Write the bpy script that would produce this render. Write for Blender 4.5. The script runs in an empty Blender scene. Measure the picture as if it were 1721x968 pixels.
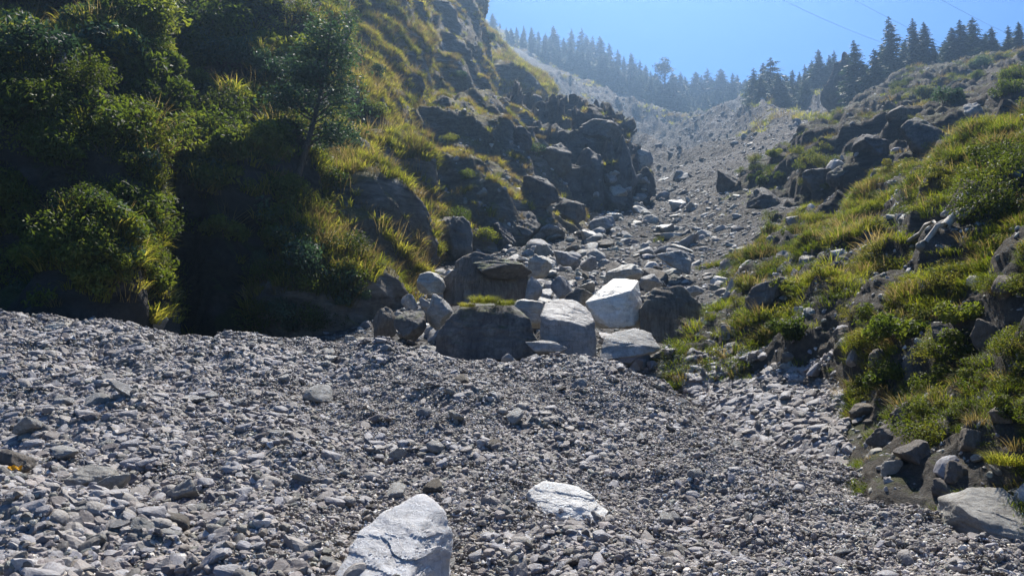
import bpy, bmesh, math, random
import numpy as np
from mathutils import Vector, Matrix, Euler
from mathutils.bvhtree import BVHTree

R = math.radians
random.seed(7)
rng = np.random.default_rng(7)
scene = bpy.context.scene
COL = scene.collection

# ------------------------------------------------------------------ camera
F = 1350.0
PITCH = R(5.0)
CAM = np.array([0.0, 0.0, 1.7])
cp, sp = math.cos(PITCH), math.sin(PITCH)

def ray(px, py):
    cx = (px - 860.5) / F
    cy = (484 - py) / F
    return np.array([cx, cp - cy * sp, sp + cy * cp])

def at(px, py, d):
    """world point seen at photo pixel (px, py) whose world Y is d"""
    r = ray(px, py)
    return CAM + r * (d / r[1])

cam = bpy.data.cameras.new('camera')
cam.sensor_width = 36
cam.lens = 36 * F / 1721
cam.clip_start = 0.05
cam.clip_end = 6000
camo = bpy.data.objects.new('camera', cam)
camo.location = CAM
camo.rotation_euler = (math.pi / 2 + PITCH, 0, 0)
COL.objects.link(camo)
scene.camera = camo

# ------------------------------------------------------------------ light
SUN_EL, SUN_AZ = R(53), R(9)          # azimuth measured from +Y towards +X
world = bpy.data.worlds.new('World')
scene.world = world
world.use_nodes = True
wn = world.node_tree
sky = wn.nodes.new('ShaderNodeTexSky')
sky.sky_type = 'NISHITA'
sky.sun_disc = False
sky.sun_elevation = SUN_EL
sky.sun_rotation = SUN_AZ
sky.altitude = 2200
sky.air_density = 1.0
sky.dust_density = 0.5
sky.ozone_density = 2.5
bg = wn.nodes['Background']
bg.inputs['Strength'].default_value = 0.056
tint = wn.nodes.new('ShaderNodeMix'); tint.data_type = 'RGBA'; tint.blend_type = 'MULTIPLY'
tint.inputs[0].default_value = 1.0; tint.inputs[7].default_value = (0.36, 0.80, 1.22, 1)
wn.links.new(sky.outputs[0], tint.inputs[6]); wn.links.new(tint.outputs[2], bg.inputs['Color'])

sun = bpy.data.lights.new('sun', 'SUN')
sun.energy = 5.0
sun.angle = R(0.55)
sun.color = (1.0, 0.93, 0.82)
suno = bpy.data.objects.new('sun', sun)
sdir = Vector((math.sin(SUN_AZ) * math.cos(SUN_EL), math.cos(SUN_AZ) * math.cos(SUN_EL), math.sin(SUN_EL)))
suno.rotation_euler = sdir.to_track_quat('Z', 'Y').to_euler()
COL.objects.link(suno)

scene.view_settings.view_transform = 'Standard'
scene.view_settings.look = 'None'
scene.view_settings.exposure = 1.15
scene.view_settings.gamma = 1.0
scene.cycles.max_bounces = 5
scene.cycles.diffuse_bounces = 2
scene.cycles.glossy_bounces = 1
scene.cycles.transmission_bounces = 3
scene.cycles.volume_bounces = 0
scene.cycles.transparent_max_bounces = 8
scene.cycles.use_denoising = True

# ------------------------------------------------------------------ noise
_perm = np.random.default_rng(3).permutation(256)
_perm = np.concatenate([_perm, _perm, _perm])
_g = np.random.default_rng(4).normal(size=(256, 3))
_g /= np.linalg.norm(_g, axis=1)[:, None]

def perlin(p):
    p = np.asarray(p, float)
    i = np.floor(p).astype(np.int64)
    f = p - i
    i &= 255
    u = f * f * f * (f * (f * 6 - 15) + 10)
    out = np.zeros(len(p))
    for dx in (0, 1):
        wx = u[:, 0] if dx else 1 - u[:, 0]
        for dy in (0, 1):
            wy = u[:, 1] if dy else 1 - u[:, 1]
            for dz in (0, 1):
                wz = u[:, 2] if dz else 1 - u[:, 2]
                h = _perm[_perm[_perm[(i[:, 0] + dx) & 255] + ((i[:, 1] + dy) & 255)] + ((i[:, 2] + dz) & 255)]
                g = _g[h]
                d = f - np.array([dx, dy, dz])
                out += wx * wy * wz * (g * d).sum(1)
    return out * 1.5

def fbm(p, octv=4, gain=0.5, lac=2.03):
    a, s, o = 1.0, 0.0, 0.0
    out = np.zeros(len(p))
    q = np.array(p, float)
    for k in range(octv):
        out += a * perlin(q + 17.3 * k)
        q = q * lac
        a *= gain
    return out

def ridged(p, octv=4, gain=0.5, lac=2.1):
    a = 1.0
    out = np.zeros(len(p))
    q = np.array(p, float)
    for k in range(octv):
        out += a * (1 - 2 * np.abs(perlin(q + 9.1 * k)))
        q = q * lac
        a *= gain
    return out * 0.5

def sstep(a, b, x):
    t = np.clip((x - a) / (b - a), 0, 1)
    return t * t * (3 - 2 * t)

def patch(c, L, seed, lo=-0.1, hi=0.25):
    return sstep(lo, hi, fbm(c / L + seed, 3))

# ------------------------------------------------------------------ object helpers
def tag(o, label=None, cat=None, group=None, kind=None):
    if label: o['label'] = label
    if cat: o['category'] = cat
    if group: o['group'] = group
    if kind: o['kind'] = kind
    return o

def mesh_from(name, V, Fc, mat=None, smooth=True, attr=None):
    """V (n,3), Fc array (m,3) or (m,4) or a list of such arrays"""
    me = bpy.data.meshes.new(name)
    V = np.asarray(V, dtype=np.float32)
    if not isinstance(Fc, list): Fc = [Fc]
    Fc = [np.asarray(f, dtype=np.int32) for f in Fc if len(f)]
    nl = sum(f.size for f in Fc)
    nf = sum(len(f) for f in Fc)
    me.vertices.add(len(V)); me.vertices.foreach_set('co', V.ravel())
    me.loops.add(nl); me.loops.foreach_set('vertex_index', np.concatenate([f.ravel() for f in Fc]))
    me.polygons.add(nf)
    tot = np.concatenate([np.full(len(f), f.shape[1], np.int32) for f in Fc])
    st = np.concatenate([[0], np.cumsum(tot)[:-1]]).astype(np.int32)
    me.polygons.foreach_set('loop_start', st)
    me.polygons.foreach_set('loop_total', tot)
    me.polygons.foreach_set('use_smooth', np.full(nf, smooth))
    me.update(calc_edges=True)
    me.validate()
    if attr is not None:
        for k, v in attr.items():
            a = me.attributes.new(k, 'FLOAT', 'POINT')
            a.data.foreach_set('value', np.asarray(v, np.float32))
    if mat: me.materials.append(mat)
    return me

def link(name, me, parent=None, loc=None):
    o = bpy.data.objects.new(name, me)
    COL.objects.link(o)
    if parent is not None: o.parent = parent
    if loc is not None: o.location = loc
    return o

def empty(name, loc, rz=0.0, rot=None, scale=None):
    o = bpy.data.objects.new(name, None)
    COL.objects.link(o)
    o.location = loc
    o.rotation_euler = rot if rot is not None else (0, 0, rz)
    if scale is not None:
        o.scale = (scale, scale, scale) if not hasattr(scale, '__len__') else scale
    o.empty_display_size = 0.1
    return o

# ------------------------------------------------------------------ materials
class NB:
    def __init__(s, name):
        s.m = bpy.data.materials.new(name)
        s.m.use_nodes = True
        s.t = s.m.node_tree
        s.p = s.t.nodes['Principled BSDF']
        s.p.inputs['Specular IOR Level'].default_value = 0.3
        s.out = s.t.nodes['Material Output']
    def n(s, typ, **kw):
        x = s.t.nodes.new(typ)
        for k, v in kw.items(): setattr(x, k, v)
        return x
    def l(s, a, b): s.t.links.new(a, b)
    def pos(s, obj=False):
        if obj: return s.n('ShaderNodeTexCoord').outputs['Object']
        return s.n('ShaderNodeNewGeometry').outputs['Position']
    def mapping(s, v, scale=(1, 1, 1), rot=(0, 0, 0)):
        m = s.n('ShaderNodeMapping')
        m.inputs['Scale'].default_value = scale
        m.inputs['Rotation'].default_value = rot
        s.l(v, m.inputs['Vector'])
        return m.outputs[0]
    def noise(s, v, scale, detail=5, rough=0.6, dist=0.0):
        x = s.n('ShaderNodeTexNoise')
        x.inputs['Scale'].default_value = scale
        x.inputs['Detail'].default_value = detail
        x.inputs['Roughness'].default_value = rough
        x.inputs['Distortion'].default_value = dist
        if v is not None: s.l(v, x.inputs['Vector'])
        return x.outputs['Fac']
    def voro(s, v, scale, feature='F1', out='Distance'):
        x = s.n('ShaderNodeTexVoronoi', feature=feature)
        x.inputs['Scale'].default_value = scale
        s.l(v, x.inputs['Vector'])
        return x.outputs[out]
    def ramp(s, fac, stops):
        r = s.n('ShaderNodeValToRGB')
        e = r.color_ramp.elements
        while len(e) < len(stops): e.new(0.5)
        for k, (p, c) in enumerate(stops):
            e[k].position = p
            e[k].color = (*c, 1) if len(c) == 3 else c
        s.l(fac, r.inputs[0])
        return r.outputs['Color']
    def mix(s, fac, a, b, blend='MIX'):
        x = s.n('ShaderNodeMix', data_type='RGBA', blend_type=blend)
        for sock, v in ((x.inputs[0], fac), (x.inputs[6], a), (x.inputs[7], b)):
            if hasattr(v, 'is_output') or isinstance(v, bpy.types.NodeSocket): s.l(v, sock)
            elif isinstance(v, (int, float)): sock.default_value = v
            else: sock.default_value = (*v, 1)
        return x.outputs[2]
    def math(s, op, a, b=None, clamp=False):
        x = s.n('ShaderNodeMath', operation=op, use_clamp=clamp)
        for k, v in enumerate((a, b)):
            if v is None: continue
            if isinstance(v, bpy.types.NodeSocket): s.l(v, x.inputs[k])
            else: x.inputs[k].default_value = v
        return x.outputs[0]
    def attr(s, name):
        x = s.n('ShaderNodeAttribute', attribute_name=name)
        return x.outputs['Fac']
    def rand(s): return s.n('ShaderNodeObjectInfo').outputs['Random']
    def up(s):
        g = s.n('ShaderNodeNewGeometry')
        x = s.n('ShaderNodeSeparateXYZ')
        s.l(g.outputs['Normal'], x.inputs[0])
        return x.outputs['Z']
    def bump(s, h, strength=0.6, dist=0.1, prev=None):
        b = s.n('ShaderNodeBump')
        b.inputs['Strength'].default_value = strength
        b.inputs['Distance'].default_value = dist
        s.l(h, b.inputs['Height'])
        if prev is not None: s.l(prev, b.inputs['Normal'])
        return b.outputs[0]
    def finish(s, col, normal=None, rough=0.85):
        s.l(col, s.p.inputs['Base Color'])
        s.p.inputs['Roughness'].default_value = rough
        if normal is not None: s.l(normal, s.p.inputs['Normal'])
        return s.m

def rock_mat(name, dark, mid, light, scale=1.0, strata=(1.3, 1, 2.6), rot=(0.3, 0.15, 0), moss=0.0, stain=0.35, obj=True, bumpd=0.06, rough=0.8, spec=0.3):
    b = NB(name)
    v = b.pos(obj)
    vs = b.mapping(v, tuple(k * scale for k in strata), rot)
    n1 = b.noise(vs, 1.6, 8, 0.68, 0.6)
    n2 = b.noise(v, 0.9 * scale, 4, 0.6)
    n3 = b.noise(v, 16 * scale, 10, 0.85)
    f = b.math('ADD', b.math('MULTIPLY', n1, 0.42), b.math('ADD', b.math('MULTIPLY', n2, 0.3), b.math('MULTIPLY', n3, 0.28)))
    col = b.ramp(f, [(0.36, dark), (0.5, mid), (0.64, light)])
    # dark run marks down the sides
    vv = b.mapping(v, (3 * scale, 3 * scale, 0.4 * scale))
    st = b.ramp(b.noise(vv, 2.2, 5, 0.7), [(0.5, (1, 1, 1)), (0.64, (0.35, 0.33, 0.32))])
    col = b.mix(stain, col, st, 'MULTIPLY')
    spots = b.ramp(b.noise(v, 3.1 * scale, 9, 0.8, 1.2), [(0.52, (1, 1, 1)), (0.6, (0.5, 0.48, 0.46))])
    col = b.mix(0.6, col, spots, 'MULTIPLY')
    jit = b.ramp(b.rand(), [(0, (0.8, 0.8, 0.84)), (0.5, (1, 1, 1)), (1, (1.08, 1.04, 0.95))])
    col = b.mix(1.0, col, jit, 'MULTIPLY')
    if moss > 0:
        mf = b.math('MULTIPLY', b.ramp(b.up(), [(0.35, (0, 0, 0)), (0.8, (1, 1, 1))]), b.ramp(b.noise(v, 2.2 * scale, 6, 0.7), [(0.56 - moss * 0.3, (0, 0, 0)), (0.66 - moss * 0.25, (1, 1, 1))]))
        col = b.mix(mf, col, (0.06, 0.075, 0.02))
    h = b.math('ADD', b.math('MULTIPLY', n1, 1.0), b.math('MULTIPLY', n3, 0.6))
    nb = b.bump(h, 0.9, bumpd)
    crk = b.voro(b.mapping(b.mix(0.25, v, b.n('ShaderNodeTexNoise').outputs['Color']), (scale, scale, scale * 3.0), rot), 0.8, 'DISTANCE_TO_EDGE')
    nb = b.bump(b.ramp(crk, [(0.0, (0, 0, 0)), (0.03, (1, 1, 1))]), 0.15, bumpd, nb)
    m = b.finish(col, nb, rough)
    b.p.inputs['Specular IOR Level'].default_value = spec
    return m

M = {}
M['boulder'] = rock_mat('boulder_rock', (0.13, 0.13, 0.13), (0.29, 0.285, 0.275), (0.48, 0.47, 0.45), moss=0.0)
M['pale'] = rock_mat('pale_boulder_rock', (0.16, 0.157, 0.152), (0.34, 0.33, 0.31), (0.54, 0.525, 0.49), stain=0.4, scale=1.6, strata=(1, 1, 4), rough=0.6, spec=0.5)
M['white'] = rock_mat('white_boulder_rock', (0.32, 0.32, 0.32), (0.6, 0.59, 0.57), (0.78, 0.77, 0.74), stain=0.2, scale=1.8, strata=(1, 1, 3), rough=0.55, spec=0.5, bumpd=0.04)
M['darkb'] = rock_mat('dark_boulder_rock', (0.05, 0.05, 0.055), (0.11, 0.105, 0.1), (0.24, 0.23, 0.21), moss=0.3, stain=0.6)
M['cliffrock'] = rock_mat('cliff_rock', (0.05, 0.05, 0.053), (0.11, 0.107, 0.105), (0.2, 0.195, 0.19), stain=0.4, scale=0.5, strata=(1.4, 1.4, 2.2), bumpd=0.15)
M['brown'] = rock_mat('brown_boulder_rock', (0.07, 0.06, 0.05), (0.15, 0.13, 0.11), (0.28, 0.26, 0.22), stain=0.6, strata=(5, 5, 1.2))

# loose stones: one colour per stone from the "shade" attribute
def stones_mat(name, base, tintmix=1.0):
    b = NB(name)
    v = b.pos(False)
    a = b.attr('shade')
    col = b.ramp(a, [(0.0, tuple(c * 0.42 for c in base)), (0.35, tuple(c * 0.75 for c in base)), (0.7, base), (0.9, tuple(c * 1.5 for c in base)), (1.0, tuple(min(c * 2.6, 0.62) for c in base))])
    tint = b.ramp(b.math('FRACT', b.math('MULTIPLY', a, 37.7)), [(0, (0.86, 0.9, 1.08)), (0.3, (1, 1, 1)), (0.55, (0.98, 0.92, 0.98)), (0.75, (1.08, 1.0, 0.88)), (1, (0.92, 1.02, 0.98))])
    col = b.mix(tintmix, col, tint, 'MULTIPLY')
    n = b.noise(v, 30, 4, 0.7)
    col = b.mix(0.5, col, b.ramp(n, [(0.35, (0.6, 0.6, 0.62)), (0.6, (1.15, 1.15, 1.12))]), 'MULTIPLY')
    return b.finish(col, b.bump(n, 0.5, 0.02), 0.7)
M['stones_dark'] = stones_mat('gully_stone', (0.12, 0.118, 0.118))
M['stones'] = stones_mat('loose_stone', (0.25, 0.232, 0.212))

# gravel bed below the stones
b = NB('gravel_bed')
v = b.pos()
n1 = b.noise(v, 0.35, 4, 0.6); n2 = b.noise(v, 14, 6, 0.75)
vc = b.n('ShaderNodeTexVoronoi'); vc.inputs['Scale'].default_value = 22; b.l(v, vc.inputs['Vector'])
sep = b.n('ShaderNodeSeparateColor'); b.l(vc.outputs['Color'], sep.inputs[0])
col = b.ramp(sep.outputs[0], [(0, (0.07, 0.068, 0.072)), (0.6, (0.15, 0.145, 0.15)), (1, (0.3, 0.29, 0.29))])
col = b.mix(0.6, col, b.ramp(n1, [(0.35, (0.7, 0.68, 0.7)), (0.65, (1.1, 1.08, 1.05))]), 'MULTIPLY')
nb = b.bump(vc.outputs['Distance'], -0.9, 0.05)
nb = b.bump(n2, 0.7, 0.05, nb)
M['gravel'] = b.finish(col, nb, 0.9)

# scree: earth and stones of the gully
b = NB('scree')
v = b.pos()
n1 = b.noise(v, 0.035, 8, 0.72, 0.8); n2 = b.noise(v, 1.3, 8, 0.8)
vc = b.n('ShaderNodeTexVoronoi'); vc.inputs['Scale'].default_value = 0.9; b.l(v, vc.inputs['Vector'])
sep = b.n('ShaderNodeSeparateColor'); b.l(vc.outputs['Color'], sep.inputs[0])
vd = b.n('ShaderNodeTexVoronoi'); vd.inputs['Scale'].default_value = 4.5; b.l(v, vd.inputs['Vector'])
sepd = b.n('ShaderNodeSeparateColor'); b.l(vd.outputs['Color'], sepd.inputs[0])
col = b.ramp(n2, [(0.35, (0.03, 0.029, 0.028)), (0.5, (0.065, 0.062, 0.062)), (0.66, (0.13, 0.126, 0.124))])
col = b.mix(b.ramp(sepd.outputs[0], [(0.7, (0, 0, 0)), (0.86, (0.6, 0.6, 0.6))]), col, (0.26, 0.255, 0.25))
col = b.mix(0.9, col, b.ramp(n1, [(0.42, (0.36, 0.33, 0.31)), (0.56, (1.1, 1.08, 1.06))]), 'MULTIPLY')
nb = b.bump(vc.outputs['Distance'], 0.7, 0.5)
nb = b.bump(vd.outputs['Distance'], 0.7, 0.2, nb)
nb = b.bump(n2, 0.8, 0.4, nb)
M['scree'] = b.finish(col, nb, 0.95)

def hill_mat(name, rockc, soilc, vegc, vegcut=0.5, scale=1.0, strat=2.0, strata_rot=(0.0, 0.45, 0.2), wet=False):
    """hillside: layered rock on the steep faces, soil, thin green on the flatter ground"""
    b = NB(name)
    v = b.pos()
    vs = b.mapping(v, (0.4 * scale, 0.4 * scale, strat * scale), strata_rot)
    s1 = b.noise(vs, 1.0, 8, 0.7, 0.5)
    s2 = b.noise(v, 0.22 * scale, 6, 0.65)
    s3 = b.noise(v, 3.5 * scale, 8, 0.75)
    rock = b.ramp(s1, [(0.38, tuple(c * 0.3 for c in rockc)), (0.52, rockc), (0.66, tuple(c * 1.9 for c in rockc))])
    soil = b.ramp(s3, [(0.35, tuple(c * 0.5 for c in soilc)), (0.65, tuple(c * 1.6 for c in soilc))])
    col = b.mix(b.ramp(s2, [(0.42, (0, 0, 0)), (0.58, (1, 1, 1))]), rock, soil)
    veg = b.ramp(s3, [(0.3, tuple(c * 0.45 for c in vegc)), (0.7, tuple(c * 1.5 for c in vegc))])
    upm = b.math('ADD', b.up(), b.math('MULTIPLY', b.math('SUBTRACT', b.noise(v, 0.5 * scale, 6, 0.7), 0.5), 1.6))
    vf = b.ramp(upm, [(vegcut - 0.08, (0, 0, 0)), (vegcut + 0.12, (1, 1, 1))])
    col = b.mix(vf, col, veg)
    nb = b.bump(s1, 0.9, 0.5)
    nb = b.bump(s3, 0.8, 0.35, nb)
    return b.finish(col, nb, 0.9)

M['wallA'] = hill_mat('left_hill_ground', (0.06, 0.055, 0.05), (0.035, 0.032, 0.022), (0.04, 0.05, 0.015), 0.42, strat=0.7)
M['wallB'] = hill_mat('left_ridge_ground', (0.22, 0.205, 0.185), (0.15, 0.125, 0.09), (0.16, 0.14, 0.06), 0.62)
M['wallC'] = hill_mat('cliff_ground', (0.11, 0.107, 0.108), (0.1, 0.09, 0.08), (0.06, 0.065, 0.03), 0.95, strat=0.8)
M['bankA'] = hill_mat('right_bank_ground', (0.09, 0.083, 0.073), (0.08, 0.067, 0.052), (0.06, 0.064, 0.024), 0.98)
M['bankB'] = hill_mat('right_ridge_ground', (0.075, 0.067, 0.058), (0.068, 0.055, 0.042), (0.06, 0.06, 0.025), 0.78)

def leaf_mat(name, dark, mid, light, trans=0.4, tcol=None, rough=0.6):
    b = NB(name)
    a = b.math('FRACT', b.math('ADD', b.attr('shade'), b.math('MULTIPLY', b.rand(), 0.45)))
    a = b.math('ADD', b.math('MULTIPLY', b.attr('shade'), 0.6), b.math('MULTIPLY', b.rand(), 0.4))
    zone = b.noise(b.pos(), 0.16, 3, 0.6)
    a = b.math('ADD', a, b.math('MULTIPLY', b.math('SUBTRACT', zone, 0.5), 1.5))
    col = b.ramp(a, [(0.12, dark), (0.5, mid), (0.88, light)])
    b.l(col, b.p.inputs['Base Color'])
    b.p.inputs['Roughness'].default_value = rough
    b.p.inputs['Specular IOR Level'].default_value = 0.25
    tr = b.n('ShaderNodeBsdfTranslucent')
    tc = b.mix(1.0, col, tcol or (1.6, 1.7, 0.7), 'MULTIPLY')
    b.l(tc, tr.inputs['Color'])
    mx = b.n('ShaderNodeMixShader')
    mx.inputs[0].default_value = trans
    b.l(b.p.outputs[0], mx.inputs[1]); b.l(tr.outputs[0], mx.inputs[2])
    b.l(mx.outputs[0], b.out.inputs['Surface'])
    return b.m

M['grass'] = leaf_mat('grass_blades', (0.06, 0.07, 0.016), (0.16, 0.16, 0.028), (0.32, 0.26, 0.09), 0.58)
M['grass_dry'] = leaf_mat('dry_grass_blades', (0.09, 0.075, 0.035), (0.19, 0.15, 0.07), (0.32, 0.26, 0.14), 0.45, (1.3, 1.2, 0.8))
M['grass_right'] = leaf_mat('green_grass_blades', (0.03, 0.045, 0.008), (0.095, 0.12, 0.012), (0.21, 0.2, 0.03), 0.55)
M['leaf'] = leaf_mat('shrub_leaves', (0.035, 0.05, 0.014), (0.08, 0.105, 0.022), (0.17, 0.175, 0.04), 0.5)
M['leaf_right'] = leaf_mat('bright_shrub_leaves', (0.035, 0.045, 0.012), (0.08, 0.1, 0.018), (0.19, 0.17, 0.045), 0.45)
M['leaf_blue'] = leaf_mat('grey_green_leaves', (0.03, 0.05, 0.03), (0.055, 0.085, 0.05), (0.1, 0.14, 0.085), 0.35, (1.3, 1.6, 1.0))
M['needles'] = leaf_mat('conifer_needles', (0.012, 0.022, 0.012), (0.024, 0.042, 0.02), (0.045, 0.065, 0.03), 0.22, (1.2, 1.4, 0.8))
b = NB('bark'); v = b.pos(True)
n = b.noise(b.mapping(v, (8, 8, 1.2)), 2, 6, 0.7)
M['bark'] = b.finish(b.ramp(n, [(0.3, (0.04, 0.03, 0.022)), (0.7, (0.13, 0.1, 0.075))]), b.bump(n, 0.8, 0.04), 0.9)
b = NB('bleached_wood'); v = b.pos(True)
n = b.noise(b.mapping(v, (9, 9, 1)), 3, 6, 0.7)
M['wood'] = b.finish(b.ramp(n, [(0.3, (0.2, 0.18, 0.15)), (0.7, (0.5, 0.47, 0.42))]), b.bump(n, 0.6, 0.02), 0.8)

# ------------------------------------------------------------------ terrain lofts
def cr(A, n):
    """Catmull-Rom along axis 0 of A (k,m,3) to n samples"""
    k = A.shape[0]
    t = np.linspace(0, k - 1, n)
    i = np.minimum(t.astype(int), k - 2)
    f = (t - i)[:, None, None]
    g = lambda j: A[np.clip(j, 0, k - 1)]
    p0, p1, p2, p3 = g(i - 1), g(i), g(i + 1), g(i + 2)
    # reflect the ends instead of repeating them
    p0 = np.where((i == 0)[:, None, None], 2 * A[0] - A[1], p0)
    p3 = np.where((i == k - 2)[:, None, None], 2 * A[-1] - A[-2], p3)
    T = 0.5
    m1 = (p2 - p0) * T; m2 = (p3 - p1) * T
    f2, f3 = f * f, f * f * f
    return (2 * f3 - 3 * f2 + 1) * p1 + (f3 - 2 * f2 + f) * m1 + (-2 * f3 + 3 * f2) * p2 + (f3 - f2) * m2

def grid_normals(G):
    du = np.gradient(G, axis=0); dv = np.gradient(G, axis=1)
    N = np.cross(du, dv)
    N /= np.linalg.norm(N, axis=2)[..., None] + 1e-9
    return N

def project(P):
    Q = P - CAM
    dep = Q[:, 1] * cp + Q[:, 2] * sp
    up = -Q[:, 1] * sp + Q[:, 2] * cp
    return 860.5 + F * Q[:, 0] / np.maximum(dep, 0.01), 484 - F * up / np.maximum(dep, 0.01), dep

SURF = {}
def loft(name, cols, nu, nv, mat, disp=None, px=True, label=None, pre=None):
    """cols: list of columns (left to right), each a list of (px, py, depth)"""
    A = np.array([[at(*p) if px else p for p in c] for c in cols])
    G = cr(A, nu)
    G = cr(G.transpose(1, 0, 2), nv).transpose(1, 0, 2)
    N = grid_normals(G)
    # outward = towards the camera
    c = G.reshape(-1, 3); 
    if np.mean(((CAM - c) * N.reshape(-1, 3)).sum(1)) < 0: N = -N
    P = G.reshape(-1, 3).copy(); Nn = N.reshape(-1, 3)
    if disp: P = disp(P, Nn)
    idx = np.arange(nu * nv).reshape(nu, nv)
    q = np.stack([idx[:-1, :-1], idx[1:, :-1], idx[1:, 1:], idx[:-1, 1:]], -1).reshape(-1, 4)
    a, b_, d = P[q[:, 0]], P[q[:, 1]], P[q[:, 3]]
    if np.mean((np.cross(b_ - a, d - a) * Nn[q[:, 0]]).sum(1)) < 0: q = q[:, ::-1]
    me = mesh_from(name, P, q, mat)
    o = link(name, me)
    tag(o, label, None, None, 'structure')
    SURF[name if name not in SURF else name + str(len(SURF))] = (P, q)
    return o

def terrace(P, lam, k=0.75, wob=0.9, seed=0.0, sharp=0.35):
    Q = P.copy()
    w = fbm(np.column_stack([P[:, 0] / (lam * 1.6), P[:, 1] / (lam * 1.6), P[:, 2] / (lam * 3)]) + seed, 4)
    t = P[:, 2] / lam + wob * w
    s = t - np.floor(t)
    S = sstep(0.5 - sharp, 0.5 + sharp, s)
    amp = 0.5 + 0.5 * sstep(-0.3, 0.3, fbm(P / (lam * 4) + seed + 5, 2))
    Q[:, 2] += k * lam * (S - s) * amp
    return Q

def wall_disp(lam, a1, L1, a2, L2, seed, tk=0.7, vert=3.0, fine=0.12, lf=0.9, wob=0.9):
    def f(P, N):
        q = P + seed
        rib = ridged(np.column_stack([q[:, 0], q[:, 1], q[:, 2] / vert]) / L1, 3)
        D = a1 * rib + a2 * fbm(q / L2, 4)
        Q = P + N * D[:, None]
        Q = terrace(Q, lam, tk, wob=wob, seed=seed)
        Q = Q + N * (fine * ridged(q / lf, 4))[:, None]
        return Q
    return f

# -- gravel fan in front
def gravel_disp(P, N):
    Q = P.copy()
    Q[:, 2] += 0.27 * fbm(np.column_stack([(P[:, 0] + P[:, 1] * 0.8) / 2.6, (P[:, 1] - P[:, 0] * 0.8) / 6.0, P[:, 2] * 0]) + 3, 3) + 0.09 * fbm(P / 0.9 + 8, 3) + 0.025 * fbm(P / 0.25, 2)
    tx = P[:, 0] - (0.6 + 0.25 * (P[:, 1] - 6))
    Q[:, 2] -= 0.28 * np.exp(-(tx / 1.6) ** 2) * sstep(5, 8, P[:, 1]) * (1 - sstep(13, 18, P[:, 1]))
    # small heaps
    for (x, y, r, h) in HEAPS:
        d = np.hypot(P[:, 0] - x, P[:, 1] - y) / r
        Q[:, 2] += h * np.exp(-d * d * 1.6)
    return Q
HEAPS = []
def heap(px, py, d, r, h):
    p = at(px, py, d); HEAPS.append((p[0], p[1], r, h))
heap(110, 905, 6.8, 0.75, 0.25)
heap(450, 745, 10, 1.0, 0.16)
heap(640, 590, 18.5, 1.1, 0.22)
heap(1190, 760, 11, 1.2, 0.15)
cols = []
#        px     (py,d) rows from the foot of the frame to the crest, then behind it
G_ROWS = [
 (-1800, [(1500, 2.4), (1150, 3.8), (950, 5.6), (800, 8.0), (680, 11.5), (580, 16), (505, 22), (540, 28), (640, 38)]),
 (-700, [(1500, 2.6), (1150, 4.2), (950, 6.2), (800, 8.8), (680, 12.5), (580, 17.5), (505, 24), (540, 30), (640, 40)]),
 (-250, [(1500, 2.6), (1150, 4.3), (960, 6.2), (810, 8.8), (690, 12.5), (590, 17.5), (515, 23), (550, 28), (650, 36)]),
 (30,   [(1500, 2.6), (1150, 4.4), (960, 6.3), (815, 8.8), (700, 12.2), (600, 17.0), (527, 22), (560, 26), (650, 33)]),
 (280,  [(1500, 2.6), (1150, 4.4), (960, 6.4), (825, 8.8), (710, 12.0), (625, 16.5), (556, 21), (590, 25), (650, 31)]),
 (520,  [(1500, 2.6), (1150, 4.4), (965, 6.4), (835, 8.8), (730, 12.0), (645, 16.0), (577, 20), (610, 23), (640, 29)]),
 (780,  [(1500, 2.6), (1150, 4.4), (970, 6.4), (840, 8.8), (740, 12.0), (660, 15.5), (596, 19.5), (625, 22), (645, 28)]),
 (1000, [(1500, 2.6), (1150, 4.4), (975, 6.4), (850, 8.6), (755, 11.5), (680, 14.8), (616, 18.5), (630, 21), (640, 27)]),
 (1180, [(1500, 2.6), (1150, 4.4), (980, 6.4), (880, 8.2), (790, 10.5), (730, 13.0), (690, 15.5), (700, 18), (680, 24)]),
 (1400, [(1500, 2.6), (1150, 4.4), (990, 6.2), (905, 7.6), (850, 9.2), (810, 10.8), (792, 12), (830, 13), (860, 16)]),
 (1600, [(1500, 2.6), (1150, 4.3), (1020, 5.6), (955, 6.7), (915, 7.6), (888, 8.4), (872, 9.2), (930, 10), (1000, 12)]),
 (1780, [(1500, 2.6), (1180, 4.0), (1060, 5.0), (1000, 5.7), (965, 6.3), (945, 6.9), (935, 7.4), (1000, 8), (1080, 10)]),
 (2100, [(1500, 2.6), (1250, 3.5), (1150, 4.1), (1090, 4.7), (1060, 5.1), (1045, 5.5), (1040, 5.9), (1100, 6.5), (1200, 8)]),
 (3200, [(1800, 2.2), (1500, 3.0), (1400, 3.4), (1350, 3.8), (1330, 4.1), (1320, 4.4), (1320, 4.8), (1380, 5.2), (1500, 6.5)]),
]
cols = [[(px, y + 7 * float(sstep(9, 16, d)), d) for (y, d) in r] for px, r in G_ROWS]
gravel = loft('gravel_ground', cols, 600, 360, M['gravel'], gravel_disp)

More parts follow.
